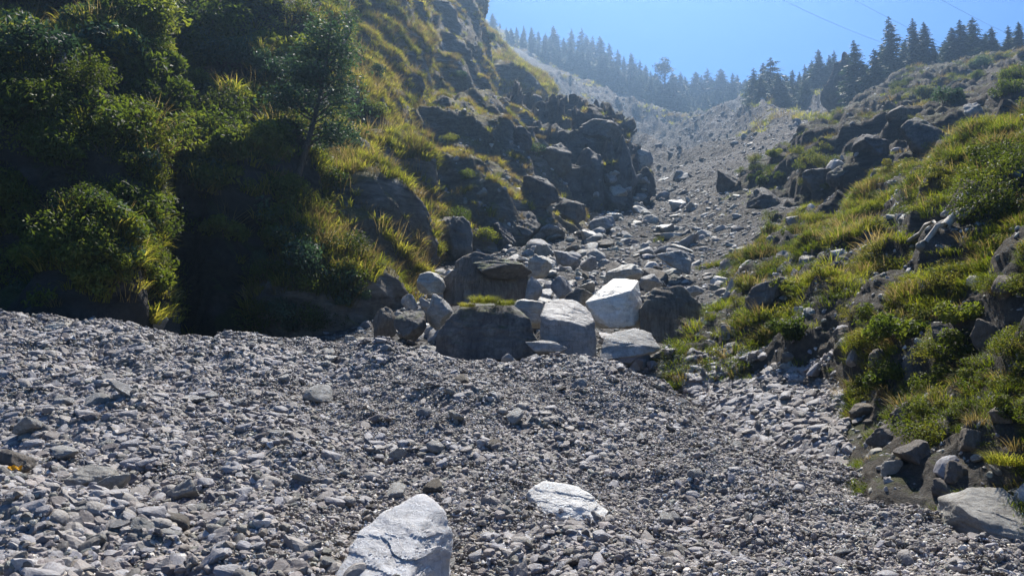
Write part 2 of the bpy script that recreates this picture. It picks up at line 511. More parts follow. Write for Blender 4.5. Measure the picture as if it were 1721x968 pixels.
# -- gully floor and the bowl at its head
rows = [
 (16,  [(300, 700), (600, 680), (800, 680), (950, 680), (1080, 680), (1200, 690), (1350, 700)]),
 (22,  [(300, 660), (600, 640), (800, 640), (950, 640), (1080, 640), (1200, 620), (1350, 600)]),
 (26,  [(350, 620), (620, 590), (800, 585), (950, 585), (1080, 575), (1200, 560), (1350, 520)]),
 (34,  [(450, 560), (660, 515), (800, 500), (950, 495), (1080, 490), (1200, 480), (1350, 430)]),
 (50,  [(560, 500), (720, 450), (830, 440), (950, 435), (1060, 432), (1170, 425), (1320, 380)]),
 (75,  [(700, 450), (820, 405), (900, 395), (990, 385), (1070, 378), (1150, 370), (1300, 320)]),
 (110, [(850, 420), (930, 365), (1000, 345), (1060, 332), (1110, 328), (1170, 305), (1320, 255)]),
 (160, [(850, 330), (960, 300), (1030, 285), (1080, 285), (1125, 283), (1190, 262), (1340, 215)]),
 (230, [(820, 190), (930, 200), (1010, 225), (1080, 243), (1140, 245), (1220, 228), (1370, 185)]),
 (320, [(760, 70), (890, 120), (990, 160), (1080, 198), (1160, 212), (1260, 190), (1420, 165)]),
 (400, [(720, 5), (840, 60), (950, 118), (1060, 158), (1170, 188), (1275, 168), (1450, 158)]),
 (440, [(700, -10), (830, 50), (945, 112), (1060, 155), (1170, 186), (1280, 164), (1470, 152)]),
 (520, [(660, 40), (800, 90), (930, 140), (1060, 175), (1170, 196), (1280, 180), (1480, 170)]),
]
cols = [[(r[k][0], r[k][1], d) for d, r in rows] for k in range(7)]
cols.append([(r[6][0] + 230, r[6][1] - 12 + (40 if d > 250 else 0), d) for d, r in rows])
def scree_disp(P, N):
    d = P[:, 1]
    s = np.clip(d / 60, 0.25, 4.0)
    D = s * (1 - 0.85 * sstep(300, 380, d)) * (0.9 * ridged(P / np.array([14, 30, 30]) + 4, 4) + 0.35 * fbm(P / 5 + 2, 4))
    Q = P.copy()
    q = P / s[:, None]
    near = sstep(28, 60, d); D = D * near
    Q[:, 2] += D * 0.8 - 0.35 * (1 - near)
    Q[:, 2] += s * 0.25 * ridged(P / 2.2, 3) + sstep(110, 240, d) * (1 - sstep(300, 380, d)) * 17 * (-0.5 + ridged(np.column_stack([P[:, 0] / 30, P[:, 1] / 90, P[:, 2] / 200]) + 7, 4))
    return Q
loft('scree_gully', cols, 460, 620, M['scree'], scree_disp)

# -- left hill, near mass (dark, overgrown)
W1 = [
 [(-1500, 640, 18), (-1500, 500, 20), (-1500, 220, 22), (-1500, 160, 26), (-1500, 0, 32), (-1500, -260, 50)],
 [(-600, 640, 22), (-600, 500, 24), (-600, 220, 26), (-600, 160, 31), (-600, 0, 36), (-600, -260, 60)],
 [(-150, 640, 26), (-150, 480, 27.0), (-150, 210, 28.5), (-150, 165, 33), (-140, 20, 38), (-130, -260, 62)],
 [(60, 640, 26.5), (70, 480, 27.5), (90, 195, 29), (90, 160, 33.5), (110, 20, 42), (120, -260, 66)],
 [(150, 640, 23.5), (165, 490, 25.5), (195, 260, 31.0), (215, 190, 35), (230, 20, 44), (250, -260, 68)],
 [(270, 640, 33), (270, 490, 34), (290, 300, 36), (290, 175, 43), (320, 20, 49), (340, -260, 74)],
 [(390, 640, 33), (390, 480, 34), (400, 300, 35.5), (410, 210, 41), (440, 20, 49), (460, -260, 76)],
 [(480, 640, 35), (485, 480, 36), (490, 320, 38), (500, 240, 44), (520, 30, 56), (540, -260, 84)],
 [(500, 640, 42), (510, 480, 44), (520, 320, 47), (540, 240, 53), (570, 30, 76), (590, -260, 108)],
 [(470, 640, 60), (480, 480, 62), (500, 320, 64), (530, 240, 70), (560, 30, 92), (590, -260, 125)],
]
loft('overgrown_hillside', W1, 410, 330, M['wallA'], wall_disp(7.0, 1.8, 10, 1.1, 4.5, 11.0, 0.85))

def slant_disp(a, L, lam, tk, a2, seed, fine, lf):
    def f(P, N):
        q = P + seed
        c = q @ np.array([0.68, 0.1, 0.72]); e = q @ np.array([0.75, -0.2, -0.65]); k = q[:, 1]
        w = np.column_stack([c / L, e / (L * 5), k / (L * 2.5)])
        st = ridged(w, 3, 0.55)
        D = a * st + a2 * fbm(q / (L * 1.6), 4)
        Q = P + N * D[:, None]
        Q = terrace(Q, lam, tk, wob=0.5, seed=seed)
        w2 = np.column_stack([c / (L * 0.28), e / (L * 1.6), k / L])
        Q = Q + N * (0.22 * a * ridged(w2, 3))[:, None]
        return Q + N * (fine * ridged(q / lf, 4))[:, None]
    return f

W2 = [
 [(400, 640, 44), (410, 500, 46), (450, 330, 51), (490, 230, 60), (530, 60, 80), (560, -230, 112)],
 [(500, 640, 34), (505, 490, 35.5), (520, 350, 42), (550, 230, 54), (580, 60, 78), (610, -230, 112)],
 [(575, 630, 32.5), (580, 490, 35), (605, 370, 42), (625, 250, 55), (640, 90, 79), (645, -230, 114)],
 [(612, 630, 34), (628, 500, 37.5), (662, 400, 45), (690, 300, 58), (690, 150, 82), (680, -230, 118)],
 [(620, 630, 38), (650, 500, 44), (688, 410, 55), (705, 300, 68), (705, 150, 90), (700, -230, 126)],
 [(560, 620, 58), (590, 500, 64), (640, 400, 70), (670, 290, 80), (690, 150, 92), (700, -230, 115)],
]
loft('grassy_rib', W2, 260, 330, M['wallB'], slant_disp(1.9, 4.0, 6.0, 0.45, 1.1, 31.0, 0.12, 0.9))

W3 = [
 [(560, 600, 62), (560, 470, 63), (570, 330, 68), (590, 210, 80), (590, 60, 108), (590, -230, 170)],
 [(680, 600, 52), (690, 460, 54), (700, 330, 60), (690, 230, 75), (650, 80, 106), (630, -230, 170)],
 [(765, 580, 52), (775, 445, 54), (785, 335, 59), (775, 220, 77), (710, 75, 108), (680, -230, 175)],
 [(840, 560, 54), (855, 430, 57), (862, 345, 63), (825, 220, 82), (755, 95, 112), (730, -230, 180)],
 [(905, 560, 58), (935, 425, 62), (902, 345, 71), (850, 235, 90), (785, 120, 120), (770, -230, 188)],
 [(930, 560, 68), (960, 425, 74), (925, 340, 85), (868, 230, 104), (800, 110, 136), (790, -230, 205)],
 [(860, 560, 90), (880, 425, 96), (860, 330, 106), (830, 220, 124), (780, 110, 155), (780, -230, 225)],
]
loft('dry_grass_ridge', W3, 330, 330, M['wallB'], slant_disp(2.6, 5.5, 8.0, 0.45, 1.6, 51.0, 0.2, 1.3))

W4 = [
 [(640, 380, 118), (640, 250, 122), (640, 140, 132), (640, 40, 150), (620, -80, 175), (600, -240, 210)],
 [(760, 380, 112), (770, 240, 114), (760, 130, 122), (740, 40, 142), (715, -80, 168), (690, -240, 205)],
 [(850, 380, 110), (850, 235, 112), (840, 132, 118), (815, 102, 130), (768, 15, 155), (730, -90, 185)],
 [(900, 380, 112), (915, 228, 114), (900, 155, 121), (865, 122, 134), (808, 62, 160), (765, -20, 190)],
 [(920, 380, 122), (938, 225, 126), (925, 172, 134), (890, 138, 148), (832, 88, 175), (780, 5, 205)],
 [(880, 380, 150), (900, 225, 152), (900, 165, 160), (880, 130, 175), (830, 85, 200), (780, 20, 230)],
]
W4 = [[(x, y, d * 1.2) for x, y, d in c] for c in W4]
loft('rounded_ridge', W4, 260, 260, M['wallB'], slant_disp(2.2, 9.0, 10.0, 0.3, 1.4, 71.0, 0.3, 2.2))

W5 = [
 [(800, 520, 82), (800, 400, 84), (800, 310, 86), (810, 240, 92), (810, 180, 108), (820, 160, 125)],
 [(870, 500, 78), (875, 390, 80), (875, 270, 84), (880, 225, 92), (880, 195, 108), (880, 180, 125)],
 [(960, 470, 79), (965, 360, 81), (970, 265, 84), (965, 225, 92), (950, 200, 108), (940, 190, 125)],
 [(1030, 450, 80), (1035, 350, 82), (1032, 250, 85), (1022, 212, 92), (1000, 195, 108), (980, 190, 125)],
 [(1075, 430, 84), (1085, 340, 87), (1066, 250, 92), (1045, 218, 100), (1015, 198, 115), (990, 192, 130)],
 [(1040, 430, 108), (1055, 340, 110), (1045, 260, 114), (1030, 225, 120), (1000, 205, 130), (980, 200, 140)],
]
def cliff_disp(P, N):
    q = P + 91.0
    # vertical blocks
    c = np.column_stack([q[:, 0] / 5.5, q[:, 1] / 7, q[:, 2] / 30])
    blk = np.floor(3 * (perlin(c) + 0.3 * perlin(c * 2.7))) / 3
    b2 = np.floor(4 * perlin(np.column_stack([q[:, 0] / 2.2, q[:, 1] / 3, q[:, 2] / 6]) + 3)) / 4
    D = 4.2 * blk + 1.5 * b2 + 1.0 * fbm(q / 5, 3)
    Q = P + N * D[:, None]
    Q = terrace(Q, 4.5, 0.85, 0.5, 3.3, 0.2)
    Q += N * (0.35 * ridged(q / 1.6, 4))[:, None]
    return Q
loft('rock_cliff', W5, 280, 260, M['wallC'], cliff_disp)

# -- right bank, near
xs = [1060, 1160, 1270, 1400, 1520, 1640, 1780, 2050]
ys = [
 [760, 800, 850, 900, 960, 1040, 1110, 1300],
 [650, 705, 740, 785, 800, 820, 850, 950],
 [618, 640, 655, 665, 660, 655, 650, 660],
 [600, 588, 570, 548, 510, 485, 465, 430],
 [600, 545, 500, 465, 425, 385, 345, 300],
 [580, 505, 450, 410, 355, 310, 270, 200],
 [560, 470, 415, 375, 315, 262, 215, 140],
 [600, 500, 440, 400, 340, 290, 250, 180]]
ds = [
 [18, 15, 12.5, 10.5, 8.7, 7.4, 6.4, 5],
 [19.5, 16.5, 14.5, 12.5, 10.8, 9.3, 8.2, 6.5],
 [21.5, 19, 17, 15.3, 13, 11, 9.8, 8],
 [23.5, 22, 20.5, 18.5, 15.8, 13.5, 12, 10],
 [27, 27, 26.5, 24.5, 21.5, 18, 15.5, 12.5],
 [33, 34, 35, 33, 30, 25, 21, 16],
 [40, 44, 48, 46, 42, 36, 30, 22],
 [52, 60, 66, 66, 60, 54, 48, 40]]
xo = [60, 70, 80, 105, 110, 110, 110, 110]
bank_base = wall_disp(3.0, 0.9, 4.5, 0.6, 2.2, 111.0, 0.8, 2.0, 0.2, 0.7)
def bank_disp(P, N):
    px, py, dep = project(P)
    m = (sstep(600, 670, py) * (1 - sstep(1400, 1540, px)))[:, None]
    Q = bank_base(P, N)
    Q = P + (Q - P) * (0.4 + 0.6 * np.clip((P[:, 1] - 7) / 14, 0, 1))[:, None]
    calm = P + np.array([0, 0, 1.0]) * (0.12 * fbm(P / 1.4 + 5, 4) + 0.1)[:, None]
    return Q * (1 - m) + calm * m
R1 = [[(xs[i] + xo[j] * max(0.0, 1 - i / 3.0), ys[j][i], ds[j][i]) for j in range(8)] for i in range(8)]
R1.append([(2700, y, d) for y, d in zip([1600, 1150, 700, 380, 230, 120, 50, 90], [4, 5.2, 6.6, 8.2, 10, 13, 18, 32])])
loft('grassy_bank', R1, 440, 420, M['bankA'], bank_disp)

xs = [1110, 1190, 1250, 1330, 1420, 1510, 1640, 1800, 2050]
ys = [
 [560, 520, 500, 480, 450, 420, 380, 340, 300],
 [470, 445, 410, 385, 340, 310, 270, 240, 200],
 [455, 415, 362, 322, 270, 240, 205, 170, 120],
 [450, 398, 332, 278, 225, 205, 175, 140, 90],
 [445, 388, 318, 268, 212, 158, 128, 94, 40],
 [445, 388, 318, 270, 208, 148, 112, 82, 30],
 [475, 415, 350, 305, 230, 170, 130, 100, 60]]
ds = [
 [44, 46, 48, 46, 44, 42, 38, 34, 30],
 [52, 54, 57, 56, 55, 52, 48, 44, 40],
 [62, 64, 66, 67, 68, 66, 62, 58, 54],
 [72, 75, 78, 80, 88, 92, 90, 86, 80],
 [82, 85, 90, 95, 108, 118, 122, 120, 110],
 [95, 98, 105, 112, 135, 155, 165, 165, 150],
 [115, 120, 130, 140, 170, 200, 215, 215, 200]]
R2 = [[(xs[i], ys[j][i], ds[j][i]) for j in range(7)] for i in range(9)]
R2.append([(2700, y, d) for y, d in zip([260, 140, 50, 20, -10, -30, 10], [26, 36, 50, 72, 100, 135, 180])])
loft('earth_ridge', R2, 470, 360, M['bankB'], wall_disp(5.0, 2.0, 10, 1.3, 4.5, 131.0, 0.7, 2.2, 0.22, 1.1))

# -- valley ground far below and around
g = mesh_from('valley_ground', [(-1500, -300, -9), (1500, -300, -9), (1500, 1600, -9), (-1500, 1600, -9)], np.array([[0, 1, 2, 3]]), M['scree'])
tag(link('valley_ground', g), None, None, None, 'structure')

# ------------------------------------------------------------------ placing
allV, allF, owner, off = [], [], [], 0
SN = list(SURF)
for si, k in enumerate(SN):
    P, q = SURF[k]
    allV.append(P); allF.append(q + off); owner += [si] * len(q); off += len(P)
allV = np.vstack(allV); allF = np.vstack(allF); owner = np.array(owner)
BVH = BVHTree.FromPolygons([tuple(v) for v in allV.tolist()], allF.tolist())

def hit(px, py, only=None):
    r = Vector(ray(px, py)).normalized()
    o = Vector(CAM)
    for _ in range(6):
        loc, nor, idx, dist = BVH.ray_cast(o, r)
        if loc is None: return None
        if only is None or SN[owner[idx]] in only:
            if nor.dot(r) > 0: nor = -nor
            return loc, nor, SN[owner[idx]], loc.y
        o = loc + r * 0.05
    return None

def drop(x, y, only=None):
    """height of the ground straight below a high point"""
    o = Vector((x, y, 400.0))
    for _ in range(10):
        loc, nor, idx, dist = BVH.ray_cast(o, Vector((0, 0, -1)))
        if loc is None: return None
        if only is None or SN[owner[idx]] in only: return loc.z
        o = loc - Vector((0, 0, 0.05))
    return None

def sample(surf, n, weight=None, margin=350):
    """n random points on a surface, weight(P, N) per face"""
    P, q = SURF[surf]
    A, B_, C_, D_ = (P[q[:, k]] for k in range(4))
    nr = np.cross(C_ - A, D_ - B_)
    ar = np.linalg.norm(nr, axis=1) + 1e-12
    nr = nr / ar[:, None]
    c = (A + B_ + C_ + D_) / 4
    px, py, dep = project(c)
    w = ar * ((px > -margin) & (px < 1721 + margin) & (py > -margin * 0.7) & (py < 968 + margin) & (dep > 1.0))
    if weight is not None: w = w * weight(c, nr, dep, px, py)
    w = w / w.sum()
    ii = rng.choice(len(q), size=n, p=w)
    u, v_ = rng.random(n)[:, None], rng.random(n)[:, None]
    pts = (A[ii] * (1 - u) + B_[ii] * u) * (1 - v_) + (D_[ii] * (1 - u) + C_[ii] * u) * v_
    return pts, nr[ii]

# ------------------------------------------------------------------ stones
_ico = {}
def ico(sub):
    if sub not in _ico:
        bm = bmesh.new()
        bmesh.ops.create_icosphere(bm, subdivisions=sub, radius=1.0)
        V = np.array([v.co[:] for v in bm.verts])
        Fc = np.array([[v.index for v in f.verts] for f in bm.faces])
        bm.free()
        _ico[sub] = (V, Fc)
    return _ico[sub]

def rock_shape(seed, sub=3, nplanes=9, k=14, rough=0.05, flat=None, lay=0.0, tilt=0.0):
    r = np.random.default_rng(seed)
    V, Fc = ico(sub)
    n = r.normal(size=(nplanes, 3))
    if flat is not None: n[: flat] *= np.array([0.25, 0.25, 1.0])
    n /= np.linalg.norm(n, axis=1)[:, None]
    d = r.uniform(0.55, 1.0, nplanes)
    dots = np.maximum(V @ n.T, 0) / d
    s = (dots ** k).sum(1) ** (1.0 / k)
    rad = 1.0 / np.maximum(s, 0.75)
    P = V * rad[:, None]
    if rough > 0:
        P = P + V * (rough * (fbm(P * 1.7 + seed, 4) + 0.5 * ridged(P * 3.1 + seed, 3)))[:, None]
    if lay > 0:
        w = P @ np.array([0.25, 0.2, 0.95]) + 0.15 * perlin(P * 2 + seed)
        stp = np.floor(w * 6 + 0.0)
        h = np.sin(stp * 12.9 + seed) * 43758.5
        h = h - np.floor(h)
        P = P + (V * np.array([1, 1, 0.1])) * (lay * (h - 0.5))[:, None]
    P -= (P.max(0) + P.min(0)) / 2
    P /= (P.max(0) - P.min(0)) / 2
    return P, Fc

def hull_rock(pts, seed, sub=6, k=34, rough=0.05, lay=0.03, crack=0.03):
    """boulder from corner points (x right, y away, z up) in a unit box"""
    bm = bmesh.new()
    for p in pts: bm.verts.new(p)
    bmesh.ops.convex_hull(bm, input=bm.verts[:])
    bm.normal_update()
    c = np.mean(np.array(pts), axis=0)
    n = np.array([f.normal[:] for f in bm.faces]); q = np.array([f.verts[0].co[:] for f in bm.faces])
    bm.free()
    d = ((q - c) * n).sum(1)
    sg = np.sign(d); n = n * sg[:, None]; d = np.abs(d) + 1e-3
    V, Fc = ico(sub)
    s = ((np.maximum(V @ n.T, 0) / d) ** k).sum(1) ** (1.0 / k)
    P = V / s[:, None] + c
    P = P + V * (rough * (fbm(P * 1.5 + seed, 4) + 0.4 * ridged(P * 3.3 + seed, 4)))[:, None]
    ch = perlin(P * np.array([1.6, 1.6, 2.4]) + seed * 1.7) + 0.35 * perlin(P * 5 + seed)
    P = P + V * (0.5 * crack * (np.floor(ch * 5) / 5 - ch * 0.3) * 5 * 0.6)[:, None]
    if lay > 0:
        w = P @ np.array([0.35, 0.2, 0.9]) + 0.2 * perlin(P * 1.7 + seed)
        h = np.sin(np.floor(w * 7) * 12.9 + seed) * 43758.5; h = h - np.floor(h)
        P = P + V * (lay * (h - 0.5))[:, None]
    return P, Fc

def quantised_copy(parts):
    Vs, Fs, Sh, off = [], [], [], 0
    for V, Fc, s in parts:
        Vs.append(V); Fs.append(Fc + off); Sh.append(np.full(len(V), s)); off += len(V)
    return np.vstack(Vs), np.vstack(Fs), np.concatenate(Sh)

def rotm(r):
    q = r.normal(size=4); q /= np.linalg.norm(q)
    w, x, y, z = q
    return np.array([[1 - 2 * (y * y + z * z), 2 * (x * y - z * w), 2 * (x * z + y * w)], [2 * (x * y + z * w), 1 - 2 * (x * x + z * z), 2 * (y * z - x * w)], [2 * (x * z - y * w), 2 * (y * z + x * w), 1 - 2 * (x * x + y * y)]])

def stone_patch(seed, n, size, radius, sub=1, bigs=0.08):
    """a loose handful of n stones spread in a disc; size = typical half length"""
    r = np.random.default_rng(seed)
    parts = []
    for k in range(n):
        s = size * r.lognormal(0, 0.42)
        if r.random() < bigs: s *= 1.9
        P, Fc = rock_shape(seed * 1000 + k, sub if s < size * 1.5 else min(sub + 1, 3), 8, 16, 0.03, flat=2)
        P = P * np.array([1.0, r.uniform(0.6, 0.95), r.uniform(0.4, 0.85)]) * s
        a, bt, gm = r.normal(0, 0.35), r.normal(0, 0.35), r.uniform(0, 6.28)
        Rm = np.array(Euler((a, bt, gm)).to_matrix())
        P = P @ Rm.T
        rr = radius * math.sqrt(r.random()); th = r.uniform(0, 6.28)
        P = P + np.array([rr * math.cos(th), rr * math.sin(th), r.uniform(-0.15, 0.5) * s])
        parts.append((P, Fc, r.random()))
    return quantised_copy(parts)

def make_instancer(name, pts, eul, scl, variants, label=None, kind='stuff', idx=None, cat=None):
    """one object that repeats small variants over the points with geometry nodes"""
    n = len(pts)
    me = bpy.data.meshes.new(name)
    me.vertices.add(n); me.vertices.foreach_set('co', np.asarray(pts, np.float32).ravel())
    a = me.attributes.new('rot', 'FLOAT_VECTOR', 'POINT'); a.data.foreach_set('vector', np.asarray(eul, np.float32).ravel())
    a = me.attributes.new('scl', 'FLOAT_VECTOR', 'POINT')
    scl = np.asarray(scl, np.float32)
    if scl.ndim == 1: scl = np.repeat(scl[:, None], 3, 1)
    a.data.foreach_set('vector', scl.ravel())
    a = me.attributes.new('idx', 'INT', 'POINT')
    a.data.foreach_set('value', np.asarray(idx if idx is not None else rng.integers(0, len(variants), n), np.int32))
    o = link(name, me)
    c = bpy.data.collections.new(name + '_kinds')
    for k, vm in enumerate(variants):
        vo = bpy.data.objects.new('%s_kind_%02d' % (name, k), vm)
        c.objects.link(vo)
    ng = bpy.data.node_groups.new(name, 'GeometryNodeTree')
    ng.interface.new_socket('Geometry', in_out='INPUT', socket_type='NodeSocketGeometry')
    ng.interface.new_socket('Geometry', in_out='OUTPUT', socket_type='NodeSocketGeometry')
    N = ng.nodes
    gi, go = N.new('NodeGroupInput'), N.new('NodeGroupOutput')
    ci = N.new('GeometryNodeCollectionInfo')
    ci.inputs['Collection'].default_value = c
    ci.inputs['Separate Children'].default_value = True
    ci.inputs['Reset Children'].default_value = True
    ip = N.new('GeometryNodeInstanceOnPoints')
    ip.inputs['Pick Instance'].default_value = True
    def na(nm, t):
        x = N.new('GeometryNodeInputNamedAttribute'); x.data_type = t
        x.inputs['Name'].default_value = nm
        return x.outputs['Attribute']
    e2r = N.new('FunctionNodeEulerToRotation')
    L = ng.links
    L.new(gi.outputs[0], ip.inputs['Points'])
    L.new(ci.outputs[0], ip.inputs['Instance'])
    L.new(na('idx', 'INT'), ip.inputs['Instance Index'])
    L.new(na('rot', 'FLOAT_VECTOR'), e2r.inputs[0]); L.new(e2r.outputs[0], ip.inputs['Rotation'])
    L.new(na('scl', 'FLOAT_VECTOR'), ip.inputs['Scale'])
    L.new(ip.outputs[0], go.inputs[0])
    md = o.modifiers.new('scatter', 'NODES'); md.node_group = ng
    tag(o, label, cat, None, kind)
    return o

def eulers(N, follow=1.0, jitter=0.0):
    out = np.zeros((len(N), 3))
    for i, n in enumerate(N):
        v = Vector((n[0] * follow, n[1] * follow, n[2] if follow > 0 else 1)) if follow > 0 else Vector((0, 0, 1))
        if follow < 1: v = Vector(n) * follow + Vector((0, 0, 1)) * (1 - follow)
        if v.z < 0: v.z = -v.z * 0.1
        v.normalize()
        q = Vector((0, 0, 1)).rotation_difference(v)
        e = (q.to_matrix() @ Matrix.Rotation(random.uniform(0, 6.283), 3, 'Z'))
        if jitter: e = e @ Euler((random.gauss(0, jitter), random.gauss(0, jitter), 0)).to_matrix()
        out[i] = e.to_euler()[:]
    return out

# fine and coarse handfuls
fine = []
for k in range(7):
    V, Fc, S = stone_patch(100 + k, 110, 0.033, 0.55, 1)
    fine.append(mesh_from('fine', V, Fc, M['stones'], False, {'shade': S}))
coarse = []
for k in range(7):
    V, Fc, S = stone_patch(200 + k, 60, 0.062, 0.62, 2, 0.1)
    coarse.append(mesh_from('coarse', V, Fc, M['stones'], False, {'shade': S}))

def wgrav(c, n, dep, px, py):
    vis = (dep < 27)
    return vis / np.maximum(dep, 4) ** 0.9 * (0.25 + patch(c, 1.8, 23, -0.35, 0.15))
pts, nr = sample('gravel_ground', 40000, wgrav, 300)
px, py, dep = project(pts)
zone = 0.5 + 0.5 * np.tanh(1.2 * fbm(pts / 2.6 + 40, 3) * 2 + (620 - px) / 420 - 0.1)
pick = rng.random(len(pts)) < np.clip(zone * 0.75, 0.05, 0.7)
idx = np.where(pick, 7, 0) + rng.integers(0, 7, len(pts))
scl = rng.uniform(0.75, 1.25, len(pts)) * (1 + 0.35 * np.clip((dep - 9) / 12, 0, 1))
make_instancer('gravel', pts + nr * 0.0, eulers(nr, 1, 0.05), scl * np.where(pick, 0.33, 0.37) * (1 + 0.08 * np.clip((700 - px) / 700, -1, 1)), fine + coarse, 'loose grey stones covering the slope in the foreground', 'stuff', idx)

pts, nr = sample('grassy_bank', 3600, lambda c, nn, dep, px, py: (nn[:, 2] > 0.72) * ((px < 1400) & (py > 590)) * (0.25 + 0.75 * sstep(600, 680, py)) / np.maximum(dep, 4), 60)
make_instancer('gravel', pts, eulers(nr, 1, 0.1), rng.uniform(0.35, 0.6, len(pts)), fine + coarse[:3], 'fine rubble washed over the foot of the right bank', 'stuff')

# individual stone shapes for scattering singly
singles = []
for k in range(10):
    P, Fc = rock_shape(300 + k, 3 if k < 5 else 2, 9, 16, 0.05, flat=2)
    r = np.random.default_rng(k)
    P = P * np.array([1, r.uniform(0.6, 0.9), r.uniform(0.4, 0.75)])
    singles.append(mesh_from('stone', P, Fc, M['stones'], False, {'shade': np.full(len(P), r.uniform(0.3, 0.95))}))

# scree stones of the gully (too many to count)
def wscree(c, n, dep, px, py):
    return ((dep > 20) & (dep < 330)) / np.maximum(dep, 20) ** 1.7
pts, nr = sample('scree_gully', 26000, wscree, 150)
px, py, dep = project(pts)
scl = 0.00075 * dep * rng.lognormal(0, 0.75, len(pts)) + 0.03
scl = np.minimum(scl, 0.9)
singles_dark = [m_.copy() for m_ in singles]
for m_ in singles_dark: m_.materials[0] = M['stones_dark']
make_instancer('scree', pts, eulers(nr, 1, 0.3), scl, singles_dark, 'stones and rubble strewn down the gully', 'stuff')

pts, nr = sample('scree_gully', 2600, lambda c, n, dep, px, py: ((dep > 21) & (dep < 95) & (px > 600) & (px < 1240)) / np.maximum(dep, 20) ** 1.2, 0)
make_instancer('rubble', pts, eulers(nr, 1, 0.35), np.minimum(rng.lognormal(-1.75, 0.5, len(pts)), 0.5), singles, 'angular rubble packed between the boulders at the gully mouth', 'stuff')

# debris on bank and cliffs
for nm, n, lab, sm in (('grassy_bank', 7000, 'stones and clods sticking out of the right bank', 0.035),
                       ('earth_ridge', 3200, 'stones and clods on the bare earth of the right ridge', 0.035),
                       ('dry_grass_ridge', 5000, 'broken stones on the ledges of the dry grass ridge', 0.035)):
    pts, nr = sample(nm, n, lambda c, nn, dep, px, py: (0.15 + sstep(0.3, 0.6, nn[:, 2])) / np.maximum(dep, 6) ** 1.2, 200)
    px, py, dep = project(pts)
    make_instancer('rubble', pts, eulers(nr, 1, 0.3), sm * rng.lognormal(0, 0.6, n) * np.clip(dep / 14, 0.7, 3), singles, lab, 'stuff')

# ------------------------------------------------------------------ vegetation kinds
def grass_tuft(seed, n, h, spread, w, droop=0.5, mat='grass'):
    r = np.random.default_rng(seed)
    Vs, Q, T, S = [], [], [], []
    off = 0
    for k in range(n):
        th = r.uniform(0, 6.283); rr = spread * math.sqrt(r.random()) * 0.6
        base = np.array([rr * math.cos(th), rr * math.sin(th), -0.03])
        az = th + r.normal(0, 0.7)
        L = h * r.uniform(0.55, 1.1)
        lean = r.uniform(0.1, 0.6)
        dirh = np.array([math.cos(az), math.sin(az), 0])
        side = np.array([-math.sin(az), math.cos(az), 0])
        a = r.uniform(0, 1)
        pts = []
        p = base.copy(); ang = math.pi / 2 - lean
        for s in range(4):
            pts.append(p.copy())
            p = p + (dirh * math.cos(ang) + np.array([0, 0, 1]) * math.sin(ang)) * (L / 3.2)
            ang -= droop * r.uniform(0.5, 1.3)
        ww = w * r.uniform(0.7, 1.3)
        for s, f in enumerate((1.0, 0.85, 0.55)):
            Vs += [pts[s] - side * ww * f, pts[s] + side * ww * f]
        Vs.append(pts[3])
        Q += [[off, off + 1, off + 3, off + 2], [off + 2, off + 3, off + 5, off + 4]]
        T += [[off + 4, off + 5, off + 6]]
        S += [a] * 7
        off += 7
    return mesh_from('grass', np.array(Vs), [np.array(Q), np.array(T)], M[mat], True, {'shade': S})

def leaf_cloud(seed, n, rx, ry, rz, leaf, lobes=9, mat='leaf', shell=0.6, up=0.3):
    """many small leaves gathered in uneven lobes; origin at the base"""
    r = np.random.default_rng(seed)
    cen = []
    for k in range(lobes):
        th = r.uniform(0, 6.283); q = math.sqrt(r.random()) * 0.72
        cen.append((rx * q * math.cos(th), ry * q * math.sin(th), rz * r.uniform(0.25, 1.25) * (1 - 0.3 * q), r.uniform(0.28, 0.5)))
    cen = np.array(cen)
    which = r.integers(0, lobes, n)
    d = r.normal(size=(n, 3)); d /= np.linalg.norm(d, axis=1)[:, None]
    rad = np.where(r.random(n) < shell, r.uniform(0.75, 1.08, n), r.uniform(0.2, 0.9, n))
    C = cen[which]
    P = C[:, :3] + d * (rad * C[:, 3])[:, None] * np.array([rx, ry, rz]) 
    P[:, 2] = np.abs(P[:, 2])
    nrm = d * 0.5 + r.normal(size=(n, 3)) * 0.6 + np.array([0, 0, up])
    nrm /= np.linalg.norm(nrm, axis=1)[:, None]
    t = np.cross(nrm, r.normal(size=(n, 3))); t /= np.linalg.norm(t, axis=1)[:, None]
    s_ = np.cross(nrm, t)
    L = (leaf * r.uniform(0.6, 1.3, n))[:, None]
    Wd = L * 0.42
    V = np.stack([P - t * L, P + s_ * Wd + nrm * L * 0.12, P + t * L, P - s_ * Wd + nrm * L * 0.12], 1).reshape(-1, 3)
    Fq = np.arange(n * 4).reshape(n, 4)
    lob = r.random(lobes)
    sh = np.repeat(np.clip(0.5 * lob[which] + 0.5 * r.random(n), 0, 1), 4)
    return mesh_from('foliage', V, Fq, M[mat], False, {'shade': sh})

def stems_mesh(seed, n, h, spread, rad):
    r = np.random.default_rng(seed)
    Vs, Fs, off = [], [], 0
    for k in range(n):
        th = r.uniform(0, 6.283)
        p = np.array([0.05 * math.cos(th), 0.05 * math.sin(th), -0.12])
        tip = np.array([spread * math.cos(th) * r.uniform(0.3, 1), spread * math.sin(th) * r.uniform(0.3, 1), h * r.uniform(0.6, 1.0)])
        mid = (p + tip) / 2 + np.array([0, 0, 0.15 * h])
        tube_into([p, mid, tip], [rad, rad * 0.7, rad * 0.25], Vs, Fs, 5)
    return mesh_from('stems', np.array(Vs), np.array(Fs), M['bark'], True)

